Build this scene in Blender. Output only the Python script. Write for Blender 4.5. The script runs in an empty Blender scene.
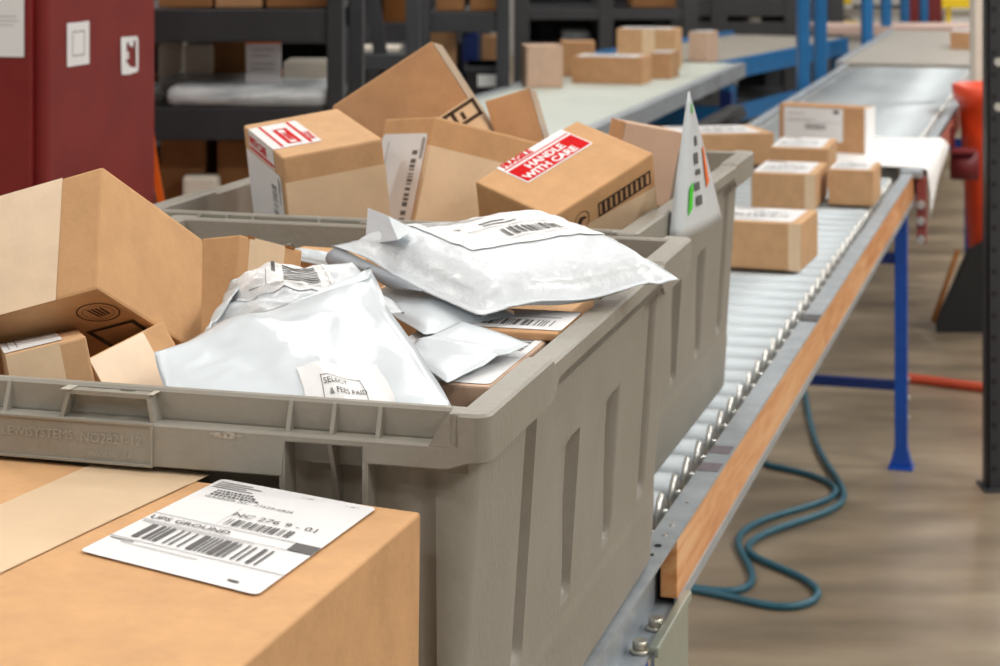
import bpy, bmesh, math, random
from mathutils import Vector, Matrix, noise
PI = math.pi
S = bpy.context.scene
COL = S.collection
H = 1.31                    # eye height
ANG = math.radians(16.17)   # the conveyor line runs this far right of the view direction
SA, CA = math.sin(ANG), math.cos(ANG)
ZR = 0.68                   # top of the rollers
rnd = random.Random(5)


# ------------------------------------------------------------------ materials
def lin(c):
    return tuple(((v/255)/12.92 if v/255 <= 0.04045 else ((v/255+0.055)/1.055)**2.4) for v in c)


def mat(name, rgb, rough=0.6, metal=0.0, var=0.0, vscale=20, rgb2=None, bump=0.0, bscale=60, stretch=(1, 1, 1), spec=0.5, emis=None, detail=4, coat=0.0, rvar=0.0):
    m = bpy.data.materials.new(name); m.use_nodes = True
    nt = m.node_tree; b = nt.nodes['Principled BSDF']
    c = lin(rgb)
    b.inputs['Base Color'].default_value = (*c, 1)
    b.inputs['Roughness'].default_value = rough
    b.inputs['Metallic'].default_value = metal
    b.inputs['Specular IOR Level'].default_value = spec
    if coat:
        b.inputs['Coat Weight'].default_value = coat
        b.inputs['Coat Roughness'].default_value = 0.15
    tc = nt.nodes.new('ShaderNodeTexCoord'); mp = nt.nodes.new('ShaderNodeMapping')
    mp.inputs['Scale'].default_value = stretch
    nt.links.new(tc.outputs['Object'], mp.inputs['Vector'])
    if var or rgb2:
        n = nt.nodes.new('ShaderNodeTexNoise'); n.inputs['Scale'].default_value = vscale; n.inputs['Detail'].default_value = detail
        n.inputs['Roughness'].default_value = 0.65
        nt.links.new(mp.outputs['Vector'], n.inputs['Vector'])
        r = nt.nodes.new('ShaderNodeValToRGB')
        c2 = lin(rgb2) if rgb2 else tuple(v*(1-var) for v in c)
        c1 = c if rgb2 else tuple(min(1, v*(1+var)) for v in c)
        r.color_ramp.elements[0].position = 0.33; r.color_ramp.elements[0].color = (*c2, 1)
        r.color_ramp.elements[1].position = 0.67; r.color_ramp.elements[1].color = (*c1, 1)
        nt.links.new(n.outputs['Fac'], r.inputs['Fac'])
        nt.links.new(r.outputs['Color'], b.inputs['Base Color'])
        if rvar:
            mr = nt.nodes.new('ShaderNodeMapRange')
            mr.inputs['To Min'].default_value = rough-rvar; mr.inputs['To Max'].default_value = rough+rvar
            nt.links.new(n.outputs['Fac'], mr.inputs['Value']); nt.links.new(mr.outputs['Result'], b.inputs['Roughness'])
    if bump:
        n2 = nt.nodes.new('ShaderNodeTexNoise'); n2.inputs['Scale'].default_value = bscale; n2.inputs['Detail'].default_value = 3
        nt.links.new(mp.outputs['Vector'], n2.inputs['Vector'])
        bp = nt.nodes.new('ShaderNodeBump'); bp.inputs['Strength'].default_value = bump; bp.inputs['Distance'].default_value = 0.002
        nt.links.new(n2.outputs['Fac'], bp.inputs['Height']); nt.links.new(bp.outputs['Normal'], b.inputs['Normal'])
    if emis:
        b.inputs['Emission Color'].default_value = (*lin(rgb), 1); b.inputs['Emission Strength'].default_value = emis
    return m


M = {}
M['card'] = mat('cardboard', (200, 160, 120), 0.78, var=0.07, vscale=35, bump=0.15, bscale=220, spec=0.25)
M['card2'] = mat('cardboard_warm', (202, 158, 114), 0.75, var=0.07, vscale=30, bump=0.15, bscale=220, spec=0.25)
M['card3'] = mat('cardboard_brown', (186, 144, 106), 0.8, var=0.08, vscale=30, bump=0.15, bscale=220, spec=0.2)
M['card4'] = mat('cardboard_pink', (200, 170, 148), 0.8, var=0.05, vscale=30, spec=0.2)
M['cardin'] = mat('cardboard_edge', (140, 92, 52), 0.9, var=0.25, vscale=300, spec=0.1)
M['tape'] = mat('packing_tape', (226, 198, 164), 0.36, var=0.05, vscale=25, bump=0.25, bscale=45, coat=0.4)
M['tape2'] = mat('clear_packing_tape', (230, 202, 168), 0.32, var=0.04, vscale=18, bump=0.25, bscale=40, coat=0.6)
M['label'] = mat('label_paper', (228, 228, 229), 0.45, var=0.015, vscale=30, spec=0.4)
M['ink'] = mat('printed_ink', (92, 90, 90), 0.6)
M['inkl'] = mat('faint_ink', (150, 148, 148), 0.6)
M['boxink'] = mat('box_print_ink', (62, 42, 26), 0.75, var=0.2, vscale=90)
M['red'] = mat('red_label_ink', (204, 12, 18), 0.75, var=0.03, spec=0.15)
M['mailer'] = mat('white_poly_film', (212, 220, 226), 0.3, var=0.02, vscale=14, bump=0.2, bscale=60, coat=0.25)
M['mailerb'] = mat('white_bubble_film', (214, 220, 225), 0.36, var=0.02, vscale=14, bump=1.0, bscale=75, coat=0.2)
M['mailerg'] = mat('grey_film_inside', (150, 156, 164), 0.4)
M['tote'] = mat('grey_tote_plastic', (150, 146, 137), 0.42, rgb2=(138, 134, 124), vscale=9, bump=0.25, bscale=160, spec=0.45, rvar=0.07, detail=6)
M['tote_let'] = mat('highlit_lettering', (161, 157, 147), 0.5)  # paler than the tote: highlight on the raised letters put into the colour
M['tote_wear'] = mat('scuffed_plastic', (176, 170, 158), 0.6, var=0.1, vscale=200)
M['steel'] = mat('galvanised_steel', (172, 180, 186), 0.42, metal=0.3, rgb2=(150, 158, 166), vscale=22, bump=0.08, bscale=60)
M['roller'] = mat('roller_steel', (172, 180, 184), 0.5, metal=0.45, var=0.04, vscale=14)
M['cap'] = mat('roller_cap', (222, 222, 218), 0.3, metal=0.6)
M['bolt'] = mat('zinc_bolt', (200, 196, 184), 0.35, metal=0.8)
M['dark'] = mat('black_metal', (48, 50, 55), 0.5, var=0.15, vscale=8)
M['dark2'] = mat('charcoal_metal', (66, 67, 70), 0.5, var=0.12, vscale=8)
M['black'] = mat('matt_black', (20, 20, 21), 0.7)
M['blue'] = mat('blue_paint', (8, 84, 190), 0.35, var=0.06, vscale=14, coat=0.3)
M['blue2'] = mat('steel_blue_paint', (14, 104, 164), 0.4, var=0.06, vscale=14)
M['navy'] = mat('navy_paint', (16, 48, 118), 0.4, var=0.06)
M['redpaint'] = mat('maroon_paint', (128, 34, 32), 0.38, rgb2=(112, 26, 26), vscale=6, bump=0.1, bscale=30, rvar=0.06, detail=7)
M['orange'] = mat('orange_plastic', (226, 70, 28), 0.4, var=0.06, vscale=9)
M['orange2'] = mat('orange_strap_plastic', (246, 110, 26), 0.4)
M['green'] = mat('green_plastic', (60, 214, 30), 0.45)
M['yellow'] = mat('yellow_label_stock', (248, 214, 24), 0.5)
M['cream'] = mat('cream_plastic', (222, 214, 200), 0.5, var=0.05)
M['belt'] = mat('pale_belt', (196, 204, 196), 0.45, var=0.04, vscale=8)
M['belt2'] = mat('tan_belt', (158, 152, 142), 0.5, var=0.06, vscale=8)
M['greybag'] = mat('clear_film_bundle', (226, 232, 235), 0.25, rgb2=(170, 180, 186), vscale=12, bump=0.5, bscale=20, stretch=(1, 1, 6))
M['cord'] = mat('teal_cord_rubber', (38, 92, 110), 0.4, var=0.1, vscale=60)
M['redcord'] = mat('orange_red_hose', (196, 76, 48), 0.5)
M['wall'] = mat('painted_block_wall', (176, 174, 170), 0.85, var=0.06, vscale=3)
M['ceil'] = mat('white_ceiling', (214, 214, 212), 0.9, var=0.03, vscale=3)
M['glow'] = mat('lamp_diffuser', (255, 250, 240), 0.5, emis=6.0)
M['gaylord'] = mat('shelf_carton', (150, 104, 62), 0.8, var=0.1, vscale=20)
M['white'] = mat('white_sheet', (246, 246, 246), 0.5)


def wood_mat():
    m = mat('varnished_board', (222, 158, 96), 0.42, coat=0.2)
    nt = m.node_tree; b = nt.nodes['Principled BSDF']
    tc = nt.nodes.new('ShaderNodeTexCoord'); mp = nt.nodes.new('ShaderNodeMapping'); mp.inputs['Scale'].default_value = (8, 2.2, 22)
    nt.links.new(tc.outputs['Object'], mp.inputs['Vector'])
    n = nt.nodes.new('ShaderNodeTexNoise'); n.inputs['Scale'].default_value = 2.0; n.inputs['Detail'].default_value = 5; n.inputs['Distortion'].default_value = 1.4
    nt.links.new(mp.outputs['Vector'], n.inputs['Vector'])
    r = nt.nodes.new('ShaderNodeValToRGB'); e = r.color_ramp.elements
    e[0].position = 0.3; e[0].color = (*lin((206, 132, 70)), 1); e[1].position = 0.72; e[1].color = (*lin((238, 190, 138)), 1)
    k = e.new(0.5); k.color = (*lin((226, 162, 104)), 1)
    nt.links.new(n.outputs['Fac'], r.inputs['Fac']); nt.links.new(r.outputs['Color'], b.inputs['Base Color'])
    return m


M['wood'] = wood_mat()


def floor_mat():
    m = mat('worn_concrete', (160, 142, 118), 0.3)
    nt = m.node_tree; b = nt.nodes['Principled BSDF']
    tc = nt.nodes.new('ShaderNodeTexCoord')
    def nz(scale, st, det=6, dist=0.3):
        mp = nt.nodes.new('ShaderNodeMapping'); mp.inputs['Scale'].default_value = st
        nt.links.new(tc.outputs['Object'], mp.inputs['Vector'])
        n = nt.nodes.new('ShaderNodeTexNoise'); n.inputs['Scale'].default_value = scale; n.inputs['Detail'].default_value = det; n.inputs['Distortion'].default_value = dist
        nt.links.new(mp.outputs['Vector'], n.inputs['Vector']); return n
    n1 = nz(1.6, (0.7, 1.5, 1)); n2 = nz(5, (0.6, 1.6, 1), 5, 0.1)
    mx = nt.nodes.new('ShaderNodeMath'); mx.operation = 'MULTIPLY_ADD'; mx.inputs[1].default_value = 0.55
    m2 = nt.nodes.new('ShaderNodeMath'); m2.operation = 'MULTIPLY'; m2.inputs[1].default_value = 0.45
    nt.links.new(n2.outputs['Fac'], m2.inputs[0]); nt.links.new(n1.outputs['Fac'], mx.inputs[0]); nt.links.new(m2.outputs[0], mx.inputs[2])
    r = nt.nodes.new('ShaderNodeValToRGB'); e = r.color_ramp.elements
    e[0].position = 0.36; e[0].color = (*lin((108, 96, 80)), 1); e[1].position = 0.64; e[1].color = (*lin((160, 144, 121)), 1)
    k = e.new(0.5); k.color = (*lin((136, 121, 101)), 1)
    nt.links.new(mx.outputs[0], r.inputs['Fac']); nt.links.new(r.outputs['Color'], b.inputs['Base Color'])
    mr = nt.nodes.new('ShaderNodeMapRange'); mr.inputs['To Min'].default_value = 0.22; mr.inputs['To Max'].default_value = 0.5
    nt.links.new(n1.outputs['Fac'], mr.inputs['Value']); nt.links.new(mr.outputs['Result'], b.inputs['Roughness'])
    return m


M['floor'] = floor_mat()


# ------------------------------------------------------------------ object helpers
def tag(o, label=None, cat=None, group=None, kind=None):
    if label: o['label'] = label
    if cat: o['category'] = cat
    if group: o['group'] = group
    if kind: o['kind'] = kind
    return o


def link(name, me, parent=None, mats=(), mw=None):
    o = bpy.data.objects.new(name, me); COL.objects.link(o)
    for m in mats: me.materials.append(m)
    if parent: o.parent = parent
    if mw is not None: o.matrix_local = mw
    return o


def empty(name, label, cat, loc=(0, 0, 0), rz=0, group=None):
    o = bpy.data.objects.new(name, None); COL.objects.link(o); o.empty_display_size = 0.1
    o.location = loc; o.rotation_euler = (0, 0, rz)
    return tag(o, label, cat, group)


class MB:
    """collects shapes into one mesh"""
    def __init__(s): s.bm = bmesh.new()
    def box(s, a, b, mi=0, bev=0.0, mx=None):
        a = Vector(a); b = Vector(b); r = bmesh.ops.create_cube(s.bm, size=1)
        vs = r['verts']
        for v in vs: v.co = Vector([(a[i]+b[i])/2 + v.co[i]*(b[i]-a[i]) for i in range(3)])
        if bev:
            es = list({e for v in vs for e in v.link_edges})
            rr = bmesh.ops.bevel(s.bm, geom=es, offset=bev, segments=2, affect='EDGES', profile=0.6)
            vs = list({v for f in rr['faces'] for v in f.verts} | {v for v in vs if v.is_valid})
        if mx is not None:
            for v in vs: v.co = mx @ v.co
        for f in {f for v in vs for f in v.link_faces}: f.material_index = mi
        return s
    def cyl(s, p, q, r, seg=12, mi=0, r2=None, caps=True):
        p = Vector(p); q = Vector(q); d = q-p
        mx = Matrix.Translation((p+q)/2) @ d.to_track_quat('Z', 'Y').to_matrix().to_4x4()
        rr = bmesh.ops.create_cone(s.bm, cap_ends=caps, segments=seg, radius1=r, radius2=r if r2 is None else r2, depth=d.length, matrix=mx)
        for f in {f for v in rr['verts'] for f in v.link_faces}:
            f.material_index = mi; f.smooth = len(f.verts) == 4
        return s
    def poly(s, pts, mi=0):
        f = s.bm.faces.new([s.bm.verts.new(p) for p in pts]); f.material_index = mi; return f
    def prism(s, pts, ext, mi=0):
        ext = Vector(ext); n = len(pts)
        a = [s.bm.verts.new(p) for p in pts]; b = [s.bm.verts.new(Vector(p)+ext) for p in pts]
        fs = [s.bm.faces.new(a[::-1]), s.bm.faces.new(b)]
        for i in range(n): fs.append(s.bm.faces.new((a[i], a[(i+1) % n], b[(i+1) % n], b[i])))
        for f in fs: f.material_index = mi
        return s
    def build(s, name, mats, parent=None, mw=None, smooth=False, fix=True):
        if not isinstance(mats, (list, tuple)): mats = [mats]
        if fix: bmesh.ops.recalc_face_normals(s.bm, faces=s.bm.faces)
        if smooth:
            for f in s.bm.faces: f.smooth = True
        me = bpy.data.meshes.new(name); s.bm.to_mesh(me); s.bm.free()
        return link(name, me, parent, mats, mw)


def tube(name, pts, r, m, parent=None, res=6):
    cu = bpy.data.curves.new(name, 'CURVE'); cu.dimensions = '3D'; cu.bevel_depth = r; cu.bevel_resolution = 3; cu.resolution_u = res
    sp = cu.splines.new('NURBS'); sp.points.add(len(pts)-1); sp.order_u = 4; sp.use_endpoint_u = True
    for i, p in enumerate(pts): sp.points[i].co = (*p, 1)
    tmp = bpy.data.objects.new('t', cu); COL.objects.link(tmp)
    dg = bpy.context.evaluated_depsgraph_get(); me = bpy.data.meshes.new_from_object(tmp.evaluated_get(dg))
    bpy.data.objects.remove(tmp); me.materials.clear()
    for p in me.polygons: p.use_smooth = True
    return link(name, me, parent, [m])


_tc = {}
def text2d(txt, size, bold=0.0, ext=0.0):
    """glyph triangles of a line of text, as verts and faces, baseline at 0,0"""
    k = (txt, size, bold)
    if k in _tc: return _tc[k]
    cu = bpy.data.curves.new('t', 'FONT'); cu.body = txt; cu.size = size; cu.offset = bold; cu.resolution_u = 2
    tmp = bpy.data.objects.new('t', cu); COL.objects.link(tmp)
    dg = bpy.context.evaluated_depsgraph_get(); me = bpy.data.meshes.new_from_object(tmp.evaluated_get(dg))
    vs = [(v.co.x, v.co.y) for v in me.vertices]; fs = [tuple(p.vertices) for p in me.polygons]
    bpy.data.objects.remove(tmp); bpy.data.meshes.remove(me); bpy.data.curves.remove(cu)
    _tc[k] = (vs, fs)
    return vs, fs


def decal(name, parent, fmap, items, mats, sub=1):
    """flat print: items in 2D, carried onto a surface by fmap(x, y)"""
    bm = bmesh.new(); f0_ = fmap
    def lifted(x, y):
        p = f0_(x, y); e = 1e-3; n = (f0_(x+e, y)-p).cross(f0_(x, y+e)-p)
        return p+n.normalized()*.0002
    def quad(x0, y0, x1, y1, mi, n=1):
        for i in range(n):
            for j in range(n):
                a, b = x0+(x1-x0)*i/n, x0+(x1-x0)*(i+1)/n; c, d = y0+(y1-y0)*j/n, y0+(y1-y0)*(j+1)/n
                f = bm.faces.new([bm.verts.new(f0_(*q)) for q in ((a, c), (b, c), (b, d), (a, d))]); f.material_index = mi
    for it in items:
        k, mi = it[0], it[1]
        fmap = lifted if mi == 3 else f0_
        if k == 'r': quad(*it[2:6], mi, sub)
        elif k == 'box':
            x0, y0, x1, y1, w = it[2:7]
            quad(x0, y0, x1, y0+w, mi, sub); quad(x0, y1-w, x1, y1, mi, sub); quad(x0, y0, x0+w, y1, mi, sub); quad(x1-w, y0, x1, y1, mi, sub)
        elif k == 'bars':
            x0, y0, x1, y1, vert, seed = it[2:8]; r = random.Random(seed); L = (y1-y0) if vert else (x1-x0); u = L/62.0; t = 0
            while t < L-3*u:
                w = r.choice((1, 1, 2, 3))*u
                if vert: quad(x0, y0+t, x1, y0+t+w, mi, max(1, sub//2))
                else: quad(x0+t, y0, x0+t+w, y1, mi, max(1, sub//2))
                t += w + r.choice((1, 1, 2, 3))*u
        elif k == 't':
            txt, x, y, size = it[2:6]; rot = it[6] if len(it) > 6 else 0; bold = it[7] if len(it) > 7 else 0
            vs, fs = text2d(txt, size, bold); c, s_ = math.cos(rot), math.sin(rot)
            vv = [bm.verts.new(fmap(x+a*c-b*s_, y+a*s_+b*c)) for a, b in vs]
            for f in fs:
                try: g = bm.faces.new([vv[i] for i in f]); g.material_index = mi
                except ValueError: pass
        elif k == 'ring':
            x, y, r0, r1 = it[2:6]; n = 28
            for i in range(n):
                a, b = 2*PI*i/n, 2*PI*(i+1)/n
                f = bm.faces.new([bm.verts.new(fmap(x+r*math.cos(t), y+r*math.sin(t))) for r, t in ((r0, a), (r1, a), (r1, b), (r0, b))]); f.material_index = mi
        elif k == 'poly':
            f = bm.faces.new([bm.verts.new(fmap(*q)) for q in it[2]]); f.material_index = mi
    me = bpy.data.meshes.new(name); bm.to_mesh(me); bm.free()
    return link(name, me, parent, mats)


FACES = {'top': (2, 1, 0, 1, 1, 1), 'front': (1, -1, 0, 1, 2, 1), 'left': (0, -1, 1, -1, 2, 1), 'right': (0, 1, 1, 1, 2, 1), 'bottom': (2, -1, 0, 1, 1, -1), 'back': (1, 1, 0, -1, 2, 1)}


def facemap(D, face, off=0.0004, x0=0, y0=0, rot=0):
    a, s, u, su, v, sv = FACES[face]; c, q = math.cos(rot), math.sin(rot)
    def f(x, y):
        X, Y = x0+x*c-y*q, y0+x*q+y*c
        p = [0, 0, 0]; p[a] = s*(D[a]/2+off); p[u] += su*X; p[v] += sv*Y
        return Vector(p)
    return f


def strip(D, rects, off=0.0003):
    """thin film over one or more faces: rects = (face, x0, y0, x1, y1)"""
    mb = MB()
    for face, x0, y0, x1, y1 in rects:
        f = facemap(D, face, off); mb.poly([f(x0, y0), f(x1, y0), f(x1, y1), f(x0, y1)])
    return mb


def carton(label, C, R, D, m='card', cat='box', group=None, tapes=(), seam=None, name='carton', flap=None, bev=0.0018):
    o = MB().box([-d/2 for d in D], [d/2 for d in D], bev=bev).build(name, [M[m], M['cardin']])
    mx = Matrix([[*R[0], C[0]], [*R[1], C[1]], [*R[2], C[2]], [0, 0, 0, 1]]); o.matrix_world = mx
    # the cut edge of the outer flaps shows as a slightly raised rough line on the seam
    if seam:
        face, axis, pos = seam
        a = FACES[face]; U, V = D[a[2]]/2, D[a[4]]/2; f = facemap(D, face, 0.0004)
        mb = MB(); w = 0.0009
        if axis == 'x': mb.poly([f(-U+.002, pos-w), f(U-.002, pos-w), f(U-.002, pos+w), f(-U+.002, pos+w)])
        else: mb.poly([f(pos-w, -V+.002), f(pos+w, -V+.002), f(pos+w, V-.002), f(pos-w, V-.002)])
        mb.build('flap_seam', M['cardin'], o)
    for t in tapes:
        strip(D, t).build('tape', M['tape'], o)
    return tag(o, label, cat, group)


def rz(deg):
    c, s = math.cos(math.radians(deg)), math.sin(math.radians(deg)); return ((c, -s, 0), (s, c, 0), (0, 0, 1))


def sticker(o, D, face, x0, y0, x1, y1, items=(), m='label', rot=0, name='shipping_label', off=0.0006):
    """a paper label: rounded rectangle with its print as a sub-part"""
    w, h = x1-x0, y1-y0; f = facemap(D, face, off, x0, y0, rot); r = min(w, h)*0.05
    pts = []
    for cx, cy, a0 in ((w-r, h-r, 0), (r, h-r, 90), (r, r, 180), (w-r, r, 270)):
        for k in range(4):
            t = math.radians(a0+30*k); pts.append((cx+r*math.cos(t), cy+r*math.sin(t)))
    lb = decal(name, o, f, [('poly', 0, pts)], [M[m]])
    if items: decal('print', lb, facemap(D, face, off+0.0003, x0, y0, rot), items, [M['ink'], M['inkl'], M['red'], M['label']])
    return lb


def ship_items(w, h, seed=1, text=True):
    r = random.Random(seed)
    it = [('r', 0, 0, h*.58, w, h*.585), ('r', 0, 0, h*.30, w, h*.305), ('bars', 0, w*.1, h*.33, w*.9, h*.52, False, seed), ('bars', 0, w*.35, h*.62, w*.8, h*.72, False, seed+1)]
    for k in range(4): it.append(('r', 1, w*.06, h*(.94-.035*k), w*(.35+.12*r.random()), h*(.955-.035*k)))
    for k in range(3): it.append(('r', 1, w*.08, h*(.22-.05*k), w*(.5+.3*r.random()), h*(.235-.05*k)))
    return it


# ------------------------------------------------------------------ the room
def struct(mb, name, m): o = mb.build(name, m); o['kind'] = 'structure'; return o


struct(MB().box((-9, -4, -0.1), (9, 19, 0)), 'floor', M['floor'])
struct(MB().box((-9, -4, 5.0), (9, 19, 5.1)), 'ceiling', M['ceil'])
struct(MB().box((-9, 19, 0), (9, 19.1, 5)), 'wall_back', M['wall'])
struct(MB().box((-9.1, -4, 0), (-9, 19, 5)), 'wall_left', M['wall'])
struct(MB().box((9, -4, 0), (9.1, 19, 5)), 'wall_right', M['wall'])
struct(MB().box((-9, -4.1, 0), (9, -4, 5)), 'wall_front', M['wall'])

lamp_at = [(x, y) for y in (-1.8, 1.2, 4.4, 8, 12, 16) for x in (-4.2, 0.2, 4.6)]
pos = ['left', 'middle', 'right']; rows = ['behind the camera', 'over the grey totes', 'over the roller conveyor', 'over the parcel belt', 'over the far racks', 'at the back wall']
for i, (x, y) in enumerate(lamp_at):
    o = MB().box((-0.75, -0.14, 0), (0.75, 0.14, 0.07), bev=0.01).build('ceiling_light', M['cream'])
    o.location = (x, y, 4.6)
    tag(o, 'white ceiling light hanging %s, %s of three' % (rows[i//3], pos[i % 3]), 'lamp', 'ceiling lights')
    MB().box((-0.72, -0.11, -0.012), (0.72, 0.11, -0.002)).build('diffuser', M['glow'], o)
    L = bpy.data.lights.new('lamp_light', 'AREA'); L.shape = 'RECTANGLE'; L.size = 1.5; L.size_y = 0.5
    L.energy = ((58 if y < 3 else 40), 30, 100)[i % 3]*(1.0 if y < 6 else .9)
    L.color = (1.0, 0.98, 0.95)
    lo = bpy.data.objects.new('lamp_light', L); COL.objects.link(lo); lo.parent = o; lo.location = (0, 0, -0.03)


# ------------------------------------------------------------------ conveyors (local x = across, y = along)
def conveyor(label, y0, y1, x0, x1, group=None, near=False):
    r = empty('roller_conveyor', label, 'conveyor', rz=-ANG)
    def chan(s):
        xi, xo = (x1+0.018, x1+0.045) if s > 0 else (x0-0.018, x0-0.045)
        a, b = min(xi, xo), max(xi, xo)
        mb = MB().box((a, y0, ZR-0.002), (b, y1, ZR+0.001))
        w = xi+s*0.003
        mb.box((min(xi, w), y0, ZR-0.07), (max(xi, w), y1, ZR-0.002)).box((a, y0, ZR-0.073), (b, y1, ZR-0.070))
        return mb
    for s in (1, -1): chan(s).build('side_rail', M['steel'], r)
    n = int((y1-y0-0.05)/0.0762); proto = None
    for k in range(n):
        y = y0+0.05+k*0.0762
        if proto is None:
            mb = MB(); L0, L1 = x0, x1
            mb.cyl((L0+.006, 0, 0), (L1-.006, 0, 0), 0.0240, 20)
            mb.cyl((L1-.006, 0, 0), (L1, 0, 0), 0.0240, 20, 1, r2=0.0205).cyl((L0, 0, 0), (L0+.006, 0, 0), 0.0205, 20, 1, r2=0.0240)
            mb.cyl((L0-.02, 0, 0), (L1+.02, 0, 0), 0.0055, 6, 1)
            proto = mb.build('roller', [M['roller'], M['cap']], r); proto.location = (0, y, ZR-0.024)
        else:
            c = proto.copy(); COL.objects.link(c); c.parent = r; c.location = (0, y, ZR-0.024)
    return r


X0, X1 = -0.968, -0.437
cv1 = conveyor('steel roller conveyor with a varnished board along its side, under the grey totes', 0.35, 5.04, X0, X1)
# board along the outside of the right rail, starts beside the first tote
for s, (a, b, ya) in (('r', (-0.410, -0.3925, 2.0)), ('l', (-1.012, -0.995, 0.5))):
    mb = MB().box((a, ya, ZR-0.062), (b, 5.02, ZR-0.003), bev=0.001)
    w = mb.build('side_board', M['wood'], cv1); w['label'] = 'orange varnished plywood side board'
MB().box((-0.3955, 2.0, ZR-0.0735), (-0.391, 5.02, ZR-0.062)).build('lower_lip', M['steel'], cv1)
# splice stains and joint on the rail flange
sm_ = mat('dark_stain', (112, 104, 112), 0.6, var=0.2, vscale=200)
for y in (2.245, 2.322): MB().box((-0.4185, y, ZR+0.001), (-0.394, y+.036, ZR+0.0015)).build('stain', sm_, cv1)
MB().box((-0.419, 3.12, ZR+0.001), (-0.392, 3.17, ZR+0.003)).build('splice_plate', M['dark2'], cv1)
# small holes and rivets in the flange
for y, rr, m in ((1.965, .0035, 'black'), (2.035, .0028, 'bolt'), (2.0, .0028, 'bolt'), (1.935, .002, 'black'), (2.12, .002, 'bolt')):
    MB().cyl((-0.405, y, ZR+.0005), (-0.405, y, ZR+.0022), rr, 12).build('rivet', M[m], cv1)
# bottom flange hardware at the near end
for x, y in ((-0.4, 1.93), (-0.402, 1.865)):
    mb = MB().cyl((x, y, ZR-0.070), (x, y, ZR-0.066), 0.010, 20).cyl((x, y, ZR-0.066), (x, y, ZR-0.058), 0.0075, 6)
    mb.build('bolt', M['bolt'], cv1)
for y in (1.70, 1.60):
    MB().cyl((-0.42, y, ZR-0.045), (-0.40, y, ZR-0.045), 0.004, 10).cyl((-0.412, y, ZR-0.045), (-0.404, y, ZR-0.045), 0.008, 6).build('bolt', M['bolt'], cv1)
# leg bracket: plate hanging off the lower flange beside the blue leg
MB().box((-0.391, 1.86, ZR-0.20), (-0.387, 2.03, ZR-0.066)).box((-0.393, 1.86, ZR-0.072), (-0.383, 2.03, ZR-0.062), bev=.002).build('leg_bracket', mat('bracket_steel', (168, 176, 164), 0.4, metal=0.6, var=0.05), cv1)
MB().cyl((-0.388, 1.90, ZR-0.115), (-0.378, 1.90, ZR-0.115), 0.006, 6).build('bolt', M['bolt'], cv1)


def leg(parent, x, y, z1, m, w=0.03, foot=True, z0=0.0, name='leg'):
    mb = MB().box((x-w/2, y-w/2, z0), (x+w/2, y+w/2, z1), bev=.002)
    if foot: mb.box((x-w*.95, y-w*.95, z0), (x+w*.95, y+w*.95, z0+.006)); mb.prism([(x-w*.9, y-w/2, z0+.006), (x-w/2, y-w/2, z0+.05), (x-w/2, y-w/2, z0+.006)], (0, w, 0)); mb.prism([(x+w*.9, y-w/2, z0+.006), (x+w/2, y-w/2, z0+.006), (x+w/2, y-w/2, z0+.05)], (0, w, 0))
    o = mb.build(name, m, parent)
    for k in range(3) if foot else ():
        MB().cyl((x+w/2, y, .12+k*.045), (x+w/2+.005, y, .12+k*.045), .006, 8).build('bolt', M['bolt'], o)
    return o


YL = 4.835
for y in (0.7, 1.845, YL):
    for x in (-0.408, -0.985): leg(cv1, x, y, ZR-0.074, M['blue'])
    MB().box((-0.985, y-.01, .185), (-0.408, y+.01, .207)).build('cross_brace', M['navy'], cv1)
    MB().box((-0.985, y-.01, .485), (-0.408, y+.01, .510)).build('cross_brace', M['navy'], cv1)
# end bracket of the near conveyor
MB().box((-0.425, 4.985, ZR-0.01), (-0.372, 5.045, ZR+0.008), bev=.003).build('end_cap', M['steel'], cv1)
eb = MB().box((-0.385, 5.0, ZR-0.17), (-0.362, 5.03, ZR-0.01)).build('hanger_strap', mat('dull_red_paint', (150, 74, 70), 0.5), cv1)
for z in (ZR-.075, ZR-.115, ZR-.16): MB().cyl((-0.374, 4.998, z), (-0.374, 4.985, z), .010, 10).build('bolt', M['cap'], eb)

cv2 = conveyor('steel roller conveyor running on past the gap toward the back of the hall', 5.12, 8.62, -.925, -0.437)
for y in (8.05, 8.5):
    for x in (-0.42, -.945): leg(cv2, x, y, ZR-.074, M['navy'], foot=False)
MB().box((-.945, 8.04, .40), (-.42, 8.06, .44)).build('cross_brace', M['navy'], cv2)
mt = MB().cyl((-0.385, 6.35, .54), (-0.30, 6.35, .54), .045, 20).box((-.385, 6.30, .580), (-.31, 6.40, .59)).box((-.385, 6.33, .58), (-.375, 6.37, .66)).build('drive_motor', mat('maroon_motor', (110, 28, 34), 0.5), cv2)
MB().box((-0.39, 5.15, ZR-.075), (-0.386, 8.6, ZR-.01)).build('side_guard', mat('rust_red_guard', (168, 96, 80), .6), cv2)
# white sheet draped over the start of the far conveyor
mb = MB(); n = 14
prof = [(-0.66, .004), (-0.5, .003), (-0.42, .004), (-0.375, .004), (-0.362, -.003), (-0.357, -.03), (-0.355, -.06), (-0.357, -.10), (-0.36, -.125)]
rows_ = []
for k in range(n+1):
    t = k/n; y = 5.07+t*0.68; row = []
    for i, (x, z) in enumerate(prof):
        drop = (1-0.75*t) if i >= 4 else 1
        row.append(mb.bm.verts.new((x+.003*math.sin(7*t+i), y, ZR+.004+z*drop+.0015*math.sin(9*t+i*1.7))))
    rows_.append(row)
for a, b in zip(rows_, rows_[1:]):
    for i in range(len(prof)-1): mb.bm.faces.new((a[i], a[i+1], b[i+1], b[i]))
o = mb.build('paper_sheet', M['white'], smooth=True); o.rotation_euler = (0, 0, -ANG)
sm = o.modifiers.new('s', 'SOLIDIFY'); sm.thickness = .002
tag(o, 'bright white sheet draped over the conveyor joint and hanging down its side', 'sheet')

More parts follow.
